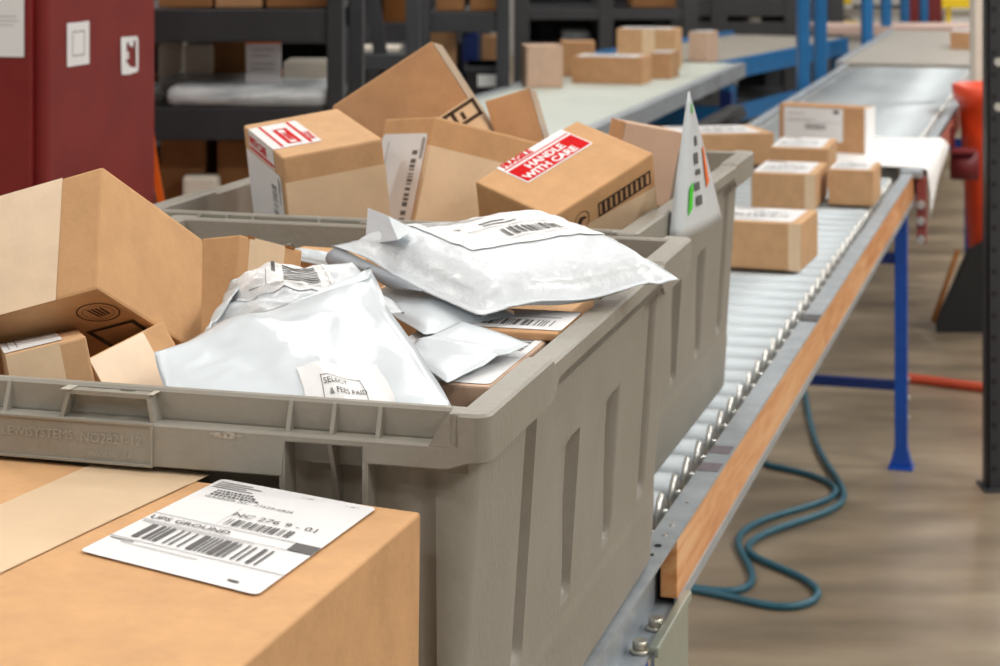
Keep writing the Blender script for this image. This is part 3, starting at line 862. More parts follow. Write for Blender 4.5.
# ------------------------------------------------------------------ cartons in the near tote
BX = {
 'H': ([-0.2022, 2.2509, 0.9721], [[0.9255, -0.3675, -0.0919], [0.3517, 0.9237, -0.1522], [0.1408, 0.1085, 0.9841]], [0.1132, 0.1687, 0.199]),
 'I': ([-0.0781, 2.5506, 1.0082], [[0.8363, 0.0555, -0.5455], [0.0013, 0.9947, 0.1031], [0.5483, -0.0869, 0.8318]], [0.1485, 0.1458, 0.2406]),
 'J': ([-0.056, 2.3796, 0.956], [[0.8638, -0.4675, 0.1877], [0.4281, 0.8776, 0.2159], [-0.2656, -0.1061, 0.9582]], [0.1608, 0.1387, 0.1994]),
 'K': ([0.0731, 2.1511, 0.9986], [[0.7039, -0.7057, -0.0805], [0.6218, 0.667, -0.4105], [0.3434, 0.2389, 0.9083]], [0.1588, 0.113, 0.0992]),
 'L': ([0.031, 2.5506, 1.0232], [[0.9533, 0.1094, -0.2816], [-0.0644, 0.9843, 0.1644], [0.2952, -0.1386, 0.9453]], [0.0579, 0.0977, 0.1203]),
 'M': ([0.1749, 2.5012, 1.0034], [[0.969, -0.1628, 0.1856], [0.1537, 0.9861, 0.0626], [-0.1932, -0.0321, 0.9806]], [0.0732, 0.0782, 0.0942]),
 'A': ([-0.4011, 1.5814, 1.0022], [[0.3978, -0.9144, -0.0752], [0.7716, 0.2891, 0.5666], [-0.4963, -0.2835, 0.8206]], [0.1482, 0.2937, 0.1]),
 'B': ([-0.3174, 1.4217, 0.9605], [[0.9361, -0.2817, -0.2104], [0.3017, 0.9509, 0.0691], [0.1806, -0.1281, 0.9752]], [0.0546, 0.1335, 0.1002]),
 'C': ([-0.2717, 1.4802, 0.9412], [[0.4469, -0.7339, -0.5116], [0.8864, 0.4405, 0.1424], [0.1209, -0.5171, 0.8473]], [0.0899, 0.0599, 0.1001]),
 'D': ([-0.2208, 1.7513, 0.9732], [[0.5895, -0.8065, 0.0453], [0.7526, 0.5688, 0.3316], [-0.2932, -0.1614, 0.9423]], [0.0808, 0.0454, 0.1007]),
 'T': ([0.487, 3.6625, 0.7223], [[0.9457, 0.325, 0.0], [-0.325, 0.9457, 0.0], [0.0, 0.0, 1.0]], [0.16, 0.1773, 0.0847]),
 'R': ([0.6405, 4.4205, 0.7184], [[0.9618, 0.2736, 0.0], [-0.2736, 0.9618, 0.0], [0.0, 0.0, 1.0]], [0.1379, 0.2218, 0.0767]),
 'S': ([0.7883, 4.4406, 0.7191], [[0.958, 0.2869, 0.0], [-0.2869, 0.958, 0.0], [0.0, 0.0, 1.0]], [0.0973, 0.1594, 0.0782]),
 'Q': ([0.7208, 4.7416, 0.7275], [[0.9654, 0.2608, 0.0], [-0.2608, 0.9654, 0.0], [0.0, 0.0, 1.0]], [0.1326, 0.2285, 0.095]),
 'P': ([0.8719, 5.3395, 0.7442], [[0.8582, 0.5133, 0.0], [-0.5133, 0.8582, 0.0], [0.0, 0.0, 1.0]], [0.2472, 0.0616, 0.1283]),
 'O': ([0.5589, 5.1734, 0.7201], [[0.9844, -0.1761, 0.0], [0.1761, 0.9844, 0.0], [0.0, 0.0, 1.0]], [0.25, 0.2, 0.0801]),
}


def bx(k, label, **kw):
    C, R, D = BX[k]; return carton(label, C, R, D, **kw), D


GN = 'cartons in the near tote'; GF = 'cartons in the second tote'; GC = 'cartons waiting on the rollers'
C_, R_, D_ = BX['A']; BX['A'] = ([C_[i]-R_[i][1]*.067 for i in range(3)], R_, [D_[0], .16, D_[2]])
o, D = bx('A', 'large tilted carton with a wide tape band, left in the near tote', m='card2', group=GN, bev=.0025)
U, V2 = D[1]/2, D[2]/2
strip(D, [('left', -D[1]/2, -V2, .0445, V2)]).build('tape', M['tape'], o)
strip(D, [('left', -D[1]/2, -V2, .0445, -.018)], .0006).build('tape', M['tape'], o)
f = facemap(D, 'bottom', .0005, 0, -.067)
ins = [('ring', 0, -.040, .1255, .0152, .0163), ('ring', 0, -.040, .1255, .0115, .0119)]
for a in range(4): ins.append(('poly', 0, [(-.049+.001*a, .120+.0034*a), (-.033, .1215+.0030*a), (-.031-.001*a, .1232+.0030*a), (-.047, .1216+.0034*a)]))
ins += [('box', 0, -.015, .098, .022, .140, .004)]
decal('printed_mark', o, f, ins, [M['boxink']])

C_, R_, D_ = BX['B']; kk = 1.045; BX['B'] = ([C_[0]*kk, C_[1]*kk, H-(H-C_[2])*kk], R_, [v*kk for v in D_])
bz = Vector((R_[0][2], R_[1][2], R_[2][2])); D_ = BX['B'][2]; cut = .045; BX['B'] = ((Vector(BX['B'][0])+bz*cut/2)[:], R_, [D_[0], D_[1], D_[2]-cut])
o, D = bx('B', 'small carton with a white sheet on top, front left in the near tote', group=GN)
strip(D, [('front', -D[0]/2, -D[2]/2, .0095, D[2]/2)]).build('tape', M['tape'], o)
sticker(o, D, 'top', -D[0]/2, -.055, .013, .065, [('r', 1, .004, .02, .005, .10), ('r', 1, .01, .02, .011, .09)])
o, D = bx('C', 'small tilted taped carton wedged below the large tilted carton', m='card2', group=GN)
strip(D, [('front', -D[0]/2, -D[2]/2, .019, D[2]/2-.001)]).build('tape', M['tape'], o)
o, D = bx('D', 'carton with a pale vertical tape strip, back left in the near tote', m='card2', group=GN)
strip(D, [('front', -.028, -D[2]/2, .0172, D[2]/2)]).build('tape', M['tape'], o)
MB().box((-.030, -D[1]/2-.0004, D[2]/2-.0015), (-.022, -D[1]/2+.006, D[2]/2+.0008)).box((.018, -D[1]/2-.0004, D[2]/2-.0015), (.030, -D[1]/2+.006, D[2]/2+.0008)).build('flap_edge', M['cardin'], o)
c = P(325, 268, .975)
carton('low carton between the taped carton and the bubble mailer', (c[0], c[1]+.05, .935), rz(-20), (.09, .07, .09), m='card2', group=GN)

# the two label-covered cartons at the right
Y0 = 1.40
p1, p2 = Vector(P(447, 383, .984)), Vector(P(494, 389, .984))
d = (p2-p1).normalized(); yaw = math.degrees(math.atan2(d.y, d.x)); w2, d2 = .108, .22
c = p1 + Vector((math.cos(math.radians(yaw)), math.sin(math.radians(yaw)), 0))*(w2/2-.035) + Vector((-math.sin(math.radians(yaw)), math.cos(math.radians(yaw)), 0))*(d2/2)
Dd = (w2, d2, .10)
c = Vector((-.029, 1.508, .934))
o = carton('carton with a large barcode label on top, at the right front of the near tote', c, rz(-15.6), Dd, m='card4', group=GN)
strip(Dd, [('front', -w2/2, -.05, -.028, .05)]).build('tape', M['tape'], o)
it = [('r', 0, .026, 0, .0266, .19), ('r', 0, 0, .085, .102, .0856), ('r', 0, .030, .088, .034, .100)]
for k in range(13): it.append(('r', 0, .066, .108+.0045*k, .098, .108+.0045*k+rnd.choice((.0014, .0022, .003))))
sticker(o, Dd, 'top', -.052, -.105, .052, .092, it)
Dd = (.108, .09, .006)
o = carton('thin carton with a white barcode label, lying against the right wall of the near tote', (.003, 1.590, .9875), rz(-15), Dd, m='card3', group=GN)
sticker(o, Dd, 'top', -.045, -.035, .055, .038, [('bars', 0, .022, .012, .094, .034, False, 21), ('r', 1, .02, .045, .09, .047), ('r', 1, .02, .055, .07, .057)])

# ------------------------------------------------------------------ cartons in the second tote
o, D = bx('H', 'carton with a red care sticker folded over its edge, left in second tote', m='card', group=GF, bev=.003)
strip(D, [('front', -D[0]/2, -D[2]/2, D[0]/2, .071)]).build('tape', M['tape'], o)
# white shipping label down the left face, red sticker over the corner
sticker(o, D, 'left', -.079, -.03, .069, .0745, [('bars', 0, .105, .03, .125, .09, True, 5), ('r', 1, .135, .07, .14, .1), ('bars', 0, .135, .085, .142, .098, True, 6)])
st = sticker(o, D, 'top', -D[0]/2, -.048, -.001, .060, (), name='care_sticker')
# top part: x right, y away; the writing runs along the left edge
decal('print', st, facemap(D, 'top', .0009), [('r', 2, -.014, -.044, -.0105, .058), ('box', 2, -.050+.014, -.036, -.020, .034, .0042), ('r', 2, -.046, -.044, -.043, .058),
      ('t', 2, 'HANDLE', -.0245, -.022, .0095, PI/2, .0004), ('t', 2, 'FRAGILE', -.003, -.034, .010, PI/2, .0003)], [M['ink'], M['inkl'], M['red'], M['label']])
st2 = sticker(o, D, 'left', -.060, .0765, .048, D[2]/2, (), name='care_sticker')
decal('print', st2, facemap(D, 'left', .0009), [('r', 2, -.058, .0785, .046, .082), ('t', 2, 'WITH CARE', -.056, .0845, .0135, 0, .0006)], [M['ink'], M['inkl'], M['red'], M['label']])

o, D = bx('I', 'tallest carton, tilted on its corner, at the back of the second tote', m='card3', group=GF, bev=.003)
o['label'] = 'tallest carton, tilted up on its corner at the back of the second tote'
decal('printed_mark', o, facemap(D, 'front', .0005), [('box', 0, .034, .010, .080, .034, .0045), ('r', 0, .044, .010, .049, .034), ('r', 0, .055, .016, .060, .026)], [M['boxink']])
strip(D, [('right', -D[1]/2, -.1, D[1]/2, .118)]).build('tape', M['tape2'], o)  # paler coat over nearly the whole right face
strip(D, [('front', .02, -.115, D[0]/2, .036)], .0003).build('tape', M['tape'], o)
o, D = bx('J', 'carton with a barcode label on its left face, middle of second tote', m='card2', group=GF, bev=.003)
strip(D, [('front', -D[0]/2, -D[2]/2, D[0]/2, .066), ('left', D[1]/2-.006, -D[2]/2, D[1]/2, .066)]).build('tape', M['tape'], o)
sticker(o, D, 'left', -.064, -.07, .060, .080, [('bars', 0, .092, .03, .106, .135, True, 14), ('r', 1, .112, .12, .12, .145), ('r', 1, .02, .02, .022, .14)])
o, D = bx('K', 'carton with a red handle with care sticker on top, right in the second tote', m='card2', group=GF, bev=.003)
sk = sticker(o, D, 'top', -.0475, .0085, .054, D[1]/2, (), name='care_sticker')
decal('print', sk, facemap(D, 'top', .0009), [('r', 2, -.0455, .0105, .052, .0405), ('r', 2, -.0455, .0440, .052, .0460), ('t', 3, 'HANDLE', -.026, .0270, .0145, 0, .0005), ('t', 3, 'WITH CARE', -.0420, .0130, .0145, 0, .0005),
      ('t', 2, 'FRAGILE', -.043, .0480, .0120, 0, .0006)], [M['ink'], M['inkl'], M['red'], M['label']])
ins = [('box', 0, -.0115, .0150, .0715, .0320, .0022), ('ring', 0, -.0370, .0235, .0105, .0115), ('poly', 0, [(-.046, .021), (-.040, .029), (-.033, .028), (-.029, .024), (-.036, .024), (-.038, .020)])]
for k in range(9): ins.append(('r', 0, -.006+.0082*k, .017, -.0012+.0082*k, .030))
decal('printed_mark', o, facemap(D, 'front', .0005), ins, [M['boxink']])
f = facemap(D, 'front', .0004)
mb = MB(); mb.poly([f(-.06, -.0496), f(.0793, -.0496), f(.0793, .008), f(-.025, .0155), (f(-.06, .016))]); mb.build('tape', M['tape'], o)
o, D = bx('L', 'small tilted carton with a white side, between the tallest carton and the sticker carton', m='card3', group=GF)
strip(D, [('right', -D[1]/2, -D[2]/2, D[1]/2, D[2]/2)]).build('tape', M['tape2'], o)
o, D = bx('M', 'carton standing behind the care-sticker carton, beside the slim white package', m='card4', group=GF)
strip(D, [('left', -D[1]/2, -D[2]/2, D[1]/2, D[2]/2)]).build('tape', M['card3'], o)  # whole left face coated in a browner cardboard colour

# slim white printed package standing at the right rim
mb = MB()
n0 = Vector(P(673, 208, .998)); 
pk = [Vector((.166, 2.245, .985)), Vector((.2065, 2.19, 1.118))]
def pkp(u, v, side):
    """u along the face from the spine, v up to the pointed top"""
    b0, b1 = Vector((.184, 2.13, .965)), Vector((.250, 2.30, .965)); t0, t1 = Vector((.2035, 2.155, 1.122)), Vector((.2085, 2.19, 1.112))
    p = (b0.lerp(b1, u)).lerp(t0.lerp(t1, u), v)
    nrm = Vector((.93, -.36, 0)); th = .011*(1-v)**.7*(math.sin(PI*min(1, max(0, u)))**.5*.6+.4) + .0007
    return p+nrm*th*side
g = {}
for s in (1, -1):
    for i in range(13):
        for j in range(13): g[s, i, j] = mb.bm.verts.new(pkp(i/12, j/12, s))
for s in (1, -1):
    for i in range(12):
        for j in range(12): mb.bm.faces.new((g[s, i, j], g[s, i+1, j], g[s, i+1, j+1], g[s, i, j+1]))
for i in range(12):
    for j in (0, 12): mb.bm.faces.new((g[1, i, j], g[1, i+1, j], g[-1, i+1, j], g[-1, i, j]))
    for k in (0, 12): mb.bm.faces.new((g[1, k, i], g[1, k, i+1], g[-1, k, i+1], g[-1, k, i]))
o = mb.build('printed_package', M['mailer'], smooth=True); tag(o, 'slim white package with dark lettering standing at the right rim of the second tote', 'package')
def pf(x, y): return pkp(x, y, 1.06)+Vector((.0008, -.0008, 0))
dm = [M['ink'], M['green'], M['orange2']]
decal('print', o, pf, [('poly', 2, [(.62, .30), (.74, .34), (.80, .62), (.70, .60), (.64, .45)]), ('poly', 1, [(.12, .15), (.2, .2), (.22, .38), (.13, .34)]), ('r', 0, .30, .20, .44, .27), ('r', 0, .26, .31, .40, .37), ('r', 0, .32, .42, .46, .46), ('r', 0, .28, .50, .42, .58), ('r', 0, .34, .63, .44, .70),
      ('r', 1, .2, .86, .34, .93)], dm)

# lower layer of cartons that the heaps rest on
for T, nm, tp_ in ((T1, 'near', .180), (T2, 'second', .172)):
    mx = T.matrix_basis
    for x, y, w_, d_, h_, lab in ((-.400, .205, .215, .29, tp_, 'left front'), (-.160, .205, .22, .29, tp_-.004, 'right front'), (-.405, .525, .205, .30, tp_-.008, 'left back'), (-.165, .525, .22, .30, tp_-.002, 'right back')):
        o = MB().box((-w_/2, -d_/2, -h_/2), (w_/2, d_/2, h_/2), bev=.002).build('carton', M['card3'])
        o.location = mx @ Vector((x, y, .006+h_/2)); o.rotation_euler = T.rotation_euler
        tag(o, 'carton at the bottom of the %s tote, %s one of four' % (nm, lab), 'box', 'cartons at the bottom of the %s tote' % nm)
carton('carton hidden beneath the flat white mailer, holding it up', (-.175, 1.475, .9105), rz(-16), (.15, .12, .085), m='card', group=GN)
carton('carton hidden beneath the puffy bubble mailer, holding it up', (-.03, 1.80, .916), rz(-16), (.20, .15, .094), m='card', group=GN)

# ------------------------------------------------------------------ cartons on the rollers
for k, lab, m in (('T', 'carton nearest on the rollers, just right of the second tote', 'card'), ('R', 'middle carton on the rollers, touching the carton to its right', 'card'), ('S', 'carton closest to the right rail of the conveyor', 'card'),
                  ('Q', 'carton behind the middle one, in front of the upright carton', 'card'), ('P', 'upright wide carton with a big label facing the camera, at the conveyor joint', 'card3'), ('O', 'low carton at the far left edge of the rollers, partly behind the second tote', 'card')):
    o, D = bx(k, lab, m=m, group=GC, bev=.003)
    if k == 'P':
        sticker(o, D, 'front', -.109, -.03, .058, .058, [('bars', 0, .06, .03, .12, .045, False, 2), ('r', 1, .01, .07, .06, .072), ('r', 1, .01, .055, .09, .057), ('r', 0, .14, .074, .156, .084), ('r', 1, 0, .05, .16, .051)])
        strip(D, [('right', -D[1]/2, -D[2]/2, D[1]/2, D[2]/2), ('front', .118, -D[2]/2, D[0]/2, D[2]/2)]).build('tape', M['white'], o)
    else:
        a, b = D[0]/2, D[1]/2
        sticker(o, D, 'top', -a*.96, -b*.86, a*.78, b*.9, ship_items(a*1.74, b*1.76, seed=ord(k)))
        if k in 'TR': strip(D, [('front', a-.022, -D[2]/2, a, D[2]/2)]).build('tape', M['tape'], o)


# parcels on the parcel belt and far conveyor: placed by the foot line of their near face
def foot(px0, px1, pyb, pyt, depth, label, m='card', yaw=-16, z=ZR, group=None, lab=True, tape=False, cat='box'):
    Y = 2000*(H-z)/(pyb+83); x0, x1 = (px0-500)/2000*Y, (px1-500)/2000*Y; h = (pyb-pyt)*Y/2000
    w = (x1-x0)/math.cos(math.radians(yaw)); c = Vector(((x0+x1)/2, Y, z+h/2)); n = Vector((-math.sin(math.radians(yaw)), math.cos(math.radians(yaw)), 0))
    D = (w, depth, h); o = carton(label, c+n*depth/2, rz(yaw), D, m=m, group=group, bev=.003, cat=cat)
    if lab: sticker(o, D, 'top', -w*.45, -depth*.42, w*.40, depth*.44, ship_items(w*.85, depth*.86, seed=int(px0)))
    if tape: strip(D, [('front', -w*.06, -h/2, w*.16, h/2)]).build('tape', M['tape'], o)
    return o


GB = 'parcels on the pale belt'
foot(527, 563, 88, 46, .15, 'tall pinkish carton at the left end of the parcels on the belt', 'card4', yaw=8, group=GB, lab=False)
foot(561, 595, 77, 42, .14, 'brown carton peeking over the long low carton on the belt', 'card3', yaw=0, group=GB, lab=False)
foot(572, 642, 84, 57, .17, 'long low carton with a white label, front of the belt parcels', 'card3', group=GB)
foot(650, 670, 79, 53, .18, 'narrow carton tucked right behind the long low carton', 'card3', group=GB)
foot(617, 674, 69, 29, .16, 'tallest parcel on the belt, with a pale tape strip down its face', 'card', group=GB, tape=True)
foot(689, 706, 62, 32, .15, 'small pale carton right of the tallest belt parcel, on the crossing belt', 'card4', yaw=-26, group=None)
foot(951, 974, 50, 32, .25, 'lone carton on the tan belt far down the line', 'card3', lab=True)


# ------------------------------------------------------------------ maroon cabinet at the left
YK = 3.3; kx = (47-500)/2000*YK
r = empty('steel_cabinet', 'tall maroon steel cabinet at the left edge, with notices stuck on it', 'cabinet', (kx, YK, 0), -ANG)
KD = .405     # depth of its side panel
MB().box((-.62, .0, 0.02), (0, KD, 2.1), bev=.010).build('body', M['redpaint'], r)
MB().box((-.60, -.014, 0.06), (-.022, -.001, 2.06), bev=.004).build('door', M['redpaint'], r)
MB().box((-.6, .02, 0), (-.02, KD-.02, .02)).build('plinth', M['black'], r)
KR = Matrix.Translation((kx, YK, 0)) @ Matrix.Rotation(-ANG, 4, 'Z')
cam0 = Vector((0, 0, H))
def cpos(px, py, face):
    """point of the cabinet's front ('f') or side ('s') panel at a bearing"""
    d = Vector(((px-500)/2000, 1, -(py+83)/2000)); n = KR.to_3x3() @ (Vector((0, -1, 0)) if face == 'f' else Vector((1, 0, 0)))
    o0 = KR @ (Vector((-.1, -.0155, 0)) if face == 'f' else Vector((.0012, .1, 0)))
    t = (o0-cam0).dot(n)/d.dot(n); return cam0+d*t
def note(px0, py0, px1, py1, label, items=(), face='s', m='label', nm='notice', cat='notice', base=True):
    p00, p11 = cpos(px0, py1, face), cpos(px1, py0, face); ux = Vector((p11.x-p00.x, p11.y-p00.y, 0)); uz = Vector((0, 0, p11.z-p00.z))
    f = lambda x, z, k=0: p00+ux*x+uz*z+(ux.cross(uz).normalized())*(.0006+k)
    if base:
        mb = MB(); mb.prism([f(0, 0), f(1, 0), f(1, 1), f(0, 1)], -(ux.cross(uz).normalized())*.0009); o = mb.build(nm, M[m])
        if items: decal('print', o, lambda x, z: f(x, z, .0005), items, [M['ink'], M['inkl']])
    else: o = decal(nm, None, f, items, [M[m]])
    return tag(o, label, cat)
note(-30, -30, 24, 56, 'white paper notice at the top left corner of the maroon cabinet', [('r', 1, .1, .46, .86, .468), ('r', 1, .1, .41, .90, .418), ('r', 1, .1, .36, .82, .368)], face='f')
note(67, 21, 89, 67, 'small blank white sticker on the side of the maroon cabinet', [('box', 1, .22, .22, .78, .8, .03)], nm='sticker', cat='sticker')
note(119, 35, 139, 76, 'torn remains of a white label on the side of the maroon cabinet', [('poly', 0, [(.08, 1), (.9, .98), (.92, .88), (.36, .84), (.34, .3), (.1, .2)]), ('poly', 0, [(.1, .22), (.12, .02), (.5, .0), (.95, .04), (.9, .14), (.52, .2), (.36, .34)]),
     ('poly', 0, [(.82, .9), (.95, .9), (.96, .1), (.84, .12)]), ('poly', 0, [(.45, .86), (.72, .88), (.68, .7), (.52, .74)]), ('poly', 0, [(.36, .62), (.5, .56), (.42, .5), (.52, .44), (.36, .4)])], nm='label_remnant', cat='sticker', base=False)
def wpos(px, py, y): return Vector(((px-500)/2000*y, y, H-(py+83)/2000*y))
# orange strap hanging beside the cabinet
mb = MB(); yy = 3.82
for (px, py), (qx, qy) in (((153, 120), (156, 150)), ((156, 150), (160, 175)), ((160, 175), (167, 215)), ((167, 215), (172, 260))):
    p, q = wpos(px-4, py, yy), wpos(qx-4, qy, yy); wv = Vector((.014, 0, 0)); mb.prism([p-wv*.5, p+wv*.5, q+wv*.5, q-wv*.5], (0, .004, 0))
o = mb.build('orange_strap', M['orange2']); tag(o, 'bright orange strap hanging behind the right edge of the maroon cabinet', 'strap')


# ------------------------------------------------------------------ racks
def rack(label, x0, x1, y, depth, levels, m='dark', back=False, rz_=0.0, ph=2.4, bh=.09, pw=.05, mid=(), brace=(), z0=0, group='dark steel racks', deck='dark2'):
    r = empty('storage_rack', label, 'rack', ((x0+x1)/2, y, 0), rz_, group); hw = (x1-x0)/2
    for sx_ in (-hw, hw, *mid):
        for yy in (0, depth):
            mb = MB().box((sx_-pw/2, yy-.03, z0), (sx_+pw/2, yy+.03, ph), bev=.003)
            mb.build('upright', M[m], r)
    for z in levels:
        for yy in (0, depth): MB().box((-hw+pw/2, yy-.022, z-bh/2), (hw-pw/2, yy+.022, z+bh/2), bev=.004).build('beam', M[m], r)
        MB().box((-hw+pw/2, .022, z+bh/2-.02), (hw-pw/2, depth-.022, z+bh/2-.005)).build('shelf', M[deck], r)
    if back: MB().box((-hw+pw/2, depth+.031, .05), (hw-pw/2, depth+.036, ph)).build('dark_backing', M['black'], r)  # black sheet added to keep the gaps between shelves dark
    for (xa, za, xb, zb) in brace:
        d = Vector((xb-xa, 0, zb-za)); nn = Vector((-d.z, 0, d.x)).normalized()*.022
        a, b = Vector((xa, .05, za)), Vector((xb, .05, zb)); MB().prism([a-nn, a+nn, b+nn, b-nn], (0, .03, 0)).build('brace', M[m], r)
    return r


def W(px, py, Y): return Vector(((px-500)/2000*Y, Y, H-(py+83)/2000*Y))


def item(px0, py0, px1, py1, Y, depth, label, m='gaylord', cat='box', z=None, name='carton', yaw=0, bev=.004, group=None):
    a, b = W(px0, py1, Y), W(px1, py0, Y); z0 = a.z if z is None else z
    D = (b.x-a.x, depth, b.z-z0)
    o = MB().box([-d/2 for d in D], [d/2 for d in D], bev=bev).build(name, M[m]); o.location = ((a.x+b.x)/2, Y+depth/2, (b.z+z0)/2); o.rotation_euler.z = math.radians(yaw)
    return tag(o, label, cat, group), D


# rack 1: behind the cabinet
YA = 4.3; zt = W(0, 25, YA).z; zm = W(0, 123, YA).z
rack('black shelving right behind the maroon cabinet, with film bundles on it', W(20, 0, YA).x, W(336, 0, YA).x, YA, .62, (zm, zt, .28), bh=.07, pw=.035)
o, D = item(165, 88, 330, 112, YA-.02, .30, 'thick bundle of clear film on the black shelf', 'greybag', 'bundle', name='film_bundle', bev=.02, z=zm+.036)
for v in o.data.vertices: v.co += Vector((0, 0, .008*noise.noise(v.co*18)))
for p in o.data.polygons: p.use_smooth = True
o, D = item(158, 78, 250, 92, YA+.29, .22, 'second film bundle lying behind the thick one', 'greybag', 'bundle', name='film_bundle', bev=.02, z=zm+.036)
o, D = item(184, 44, 212, 74, YA+.42, .08, 'cream canister standing left on the black shelf', 'cream', 'canister', name='canister', bev=.012, z=zm+.036)
o, D = item(157, 41, 183, 66, YA+.50, .1, 'round cream pot at the left end of the black shelf', 'cream', 'pot', name='pot', bev=.02, z=zm+.036)
o, D = item(212, 40, 246, 60, YA+.45, .12, 'orange-brown carton behind the white card', 'gaylord', z=zm+.036)
YS = YA+.12; a = W(246, 88, YS); b = W(281, 41, YS); zs = zm+.036+(W(0, 88, YA).z-W(0, 112, YA).z)
o = MB().box((a.x, YS, a.z), (b.x, YS+.004, b.z)).box((a.x, YS+.004, a.z), (b.x, YS+.06, a.z+.004)).build('sign_card', M['label']); tag(o, 'white card sign with an orange top edge on the black shelf', 'sign')
MB().box((a.x, YS-.002, b.z-.006), (b.x, YS, b.z)).build('orange_edge', M['orange2'], o)
decal('print', o, lambda x, z: Vector((a.x+x*(b.x-a.x), YS-.0012, a.z+z*(b.z-a.z))), [('r', 1, .2, .80, .8, .82), ('r', 1, .2, .68, .7, .70), ('r', 1, .15, .50, .8, .52), ('r', 1, .15, .40, .8, .42)], [M['ink'], M['inkl']])
item(283, 62, 330, 72, YA+.40, .15, 'white flat pack on the black shelf right of the card', 'cream', 'pack', name='flat_pack', z=zm+.036)
for k, (x0, x1, lab, mm) in enumerate(((158, 212, 'first brown carton on the top black shelf', 'gaylord'), (215, 262, 'second brown carton on the top black shelf', 'card3'), (266, 330, 'third brown carton on the top black shelf', 'gaylord'))):
    item(x0, -30, x1, 12, YA+.03, .4, lab, mm, z=zt+.036)
for x0, x1, y0, lab in ((160, 205, 138, 'brown carton low down under the black shelf, beside the cabinet'), (217, 262, 140, 'brown carton low down under the black shelf, right one')):
    item(x0, y0, x1, 200, YA+.1, .35, lab, 'gaylord', z=.316)
item(182, 176, 218, 187, YA+.03, .05, 'crumpled white bag on the lowest black shelf', 'cream', 'bag', name='bag', bev=.01, z=.316)

# rack 2 with braces
YB = 6.4
rack('black rack with a diagonal brace, behind the care-sticker carton', W(350, 0, YB).x, W(413, 0, YB).x, YB, .6, (W(0, 62, YB).z, .45), pw=.045, bh=.05, brace=((-.07, 1.3, .0, .82),))
item(356, 52, 398, 60, YB+.2, .2, 'white flat pack on the braced black rack', 'cream', 'pack', name='flat_pack', z=W(0, 62, YB).z+.027)
# rack 3
YC = 7.4; zc = W(0, 22, YC).z; zd = W(0, 100, YC).z
rack('black rack with a bin and a bright green edge, above the tallest carton', W(424, 0, YC).x, W(503, 0, YC).x, YC, .6, (zc, zd-.03, .2), pw=.05, bh=.075)
item(436, -20, 464, 14, YC+.05, .3, 'left brown carton on the upper beam of the rack with the green edge', 'gaylord', z=zc+.039)
item(470, -20, 503, 14, YC+.05, .3, 'right brown carton on the upper beam of the rack with the green edge', 'gaylord', z=zc+.039)
item(424, 32, 455, 96, YC+.2, .25, 'kraft paper carton beside the black bin', 'card3', z=zd+.009)
o, D = item(466, 66, 508, 96, YC+.04, .30, 'black bin with a white label on the rack', 'black', 'bin', name='storage_bin', z=zd+.009)
MB().box((-D[0]/2-.008, -D[1]/2-.008, D[2]/2-.02), (D[0]/2+.008, D[1]/2+.008, D[2]/2)).build('bin_lid', M['dark'], o)
MB().box((-.035, -D[1]/2-.002, -.02), (.045, -D[1]/2, .025)).build('bin_label', M['label'], o)
item(462, 34, 478, 58, YC+.36, .1, 'slate blue carton behind the black bin', 'navy', z=zd+.009)
item(482, 36, 503, 60, YC+.36, .15, 'tan carton behind the black bin', 'card3', z=zd+.009)
o = MB().box((W(477, 0, YC).x, YC-.05, W(0, 103, YC).z), (W(505, 0, YC).x, YC-.028, W(0, 94, YC).z)).build('green_strip', M['green']); tag(o, 'bright green strip on the rack edge below the black bin', 'strip')

# rack 4: long rack at the back
YD = 10.95
zD = [W(0, 14, YD).z, W(0, 55, YD).z, .2, 1.55]
rack('long dark rack behind the parcel belt', W(522, 0, YD).x, W(690, 0, YD).x, YD, .8, zD, back=True, mid=(0,), bh=.06, pw=.08, m='dark2')
item(600, 4, 612, 10, YD+.05, .2, 'small pale carton on the long dark rack', 'card4', z=zD[0]+.034)
item(563, 30, 590, 48, YD+.2, .3, 'pile of printed bags on the long dark rack', 'greybag', 'bag', name='bag', z=zD[1]+.034, bev=.02)
item(632, -20, 676, 8, YD+.05, .5, 'brown carton on the top of the long dark rack', 'gaylord', z=zD[0]+.034)
item(640, 30, 676, 48, YD+.1, .4, 'wide brown carton on the lower level of the long dark rack', 'gaylord', z=zD[1]+.034)

YE = 12.2
zE = [W(0, 8, YE).z, W(0, 30, YE).z, .15, 1.5]
rack('dark rack farthest back, behind the blue posts', W(684, 0, YE).x, W(835, 0, YE).x, YE, .9, zE, back=True, mid=(-.25, .2), bh=.10, pw=.10, m='dark2')
item(700, 16, 718, 28, YE+.05, .4, 'grey machine box on the farthest dark rack', 'dark2', z=zE[1]+.055, cat='machine', name='machine_box')
item(748, 18, 762, 27, YE+.0, .3, 'pale drum on the farthest dark rack', 'belt2', 'drum', z=zE[1]+.055, name='drum', bev=.03)
item(772, -8, 790, 3, YE+.05, .3, 'tan carton high on the farthest dark rack', 'card3', z=zE[0]+.055)

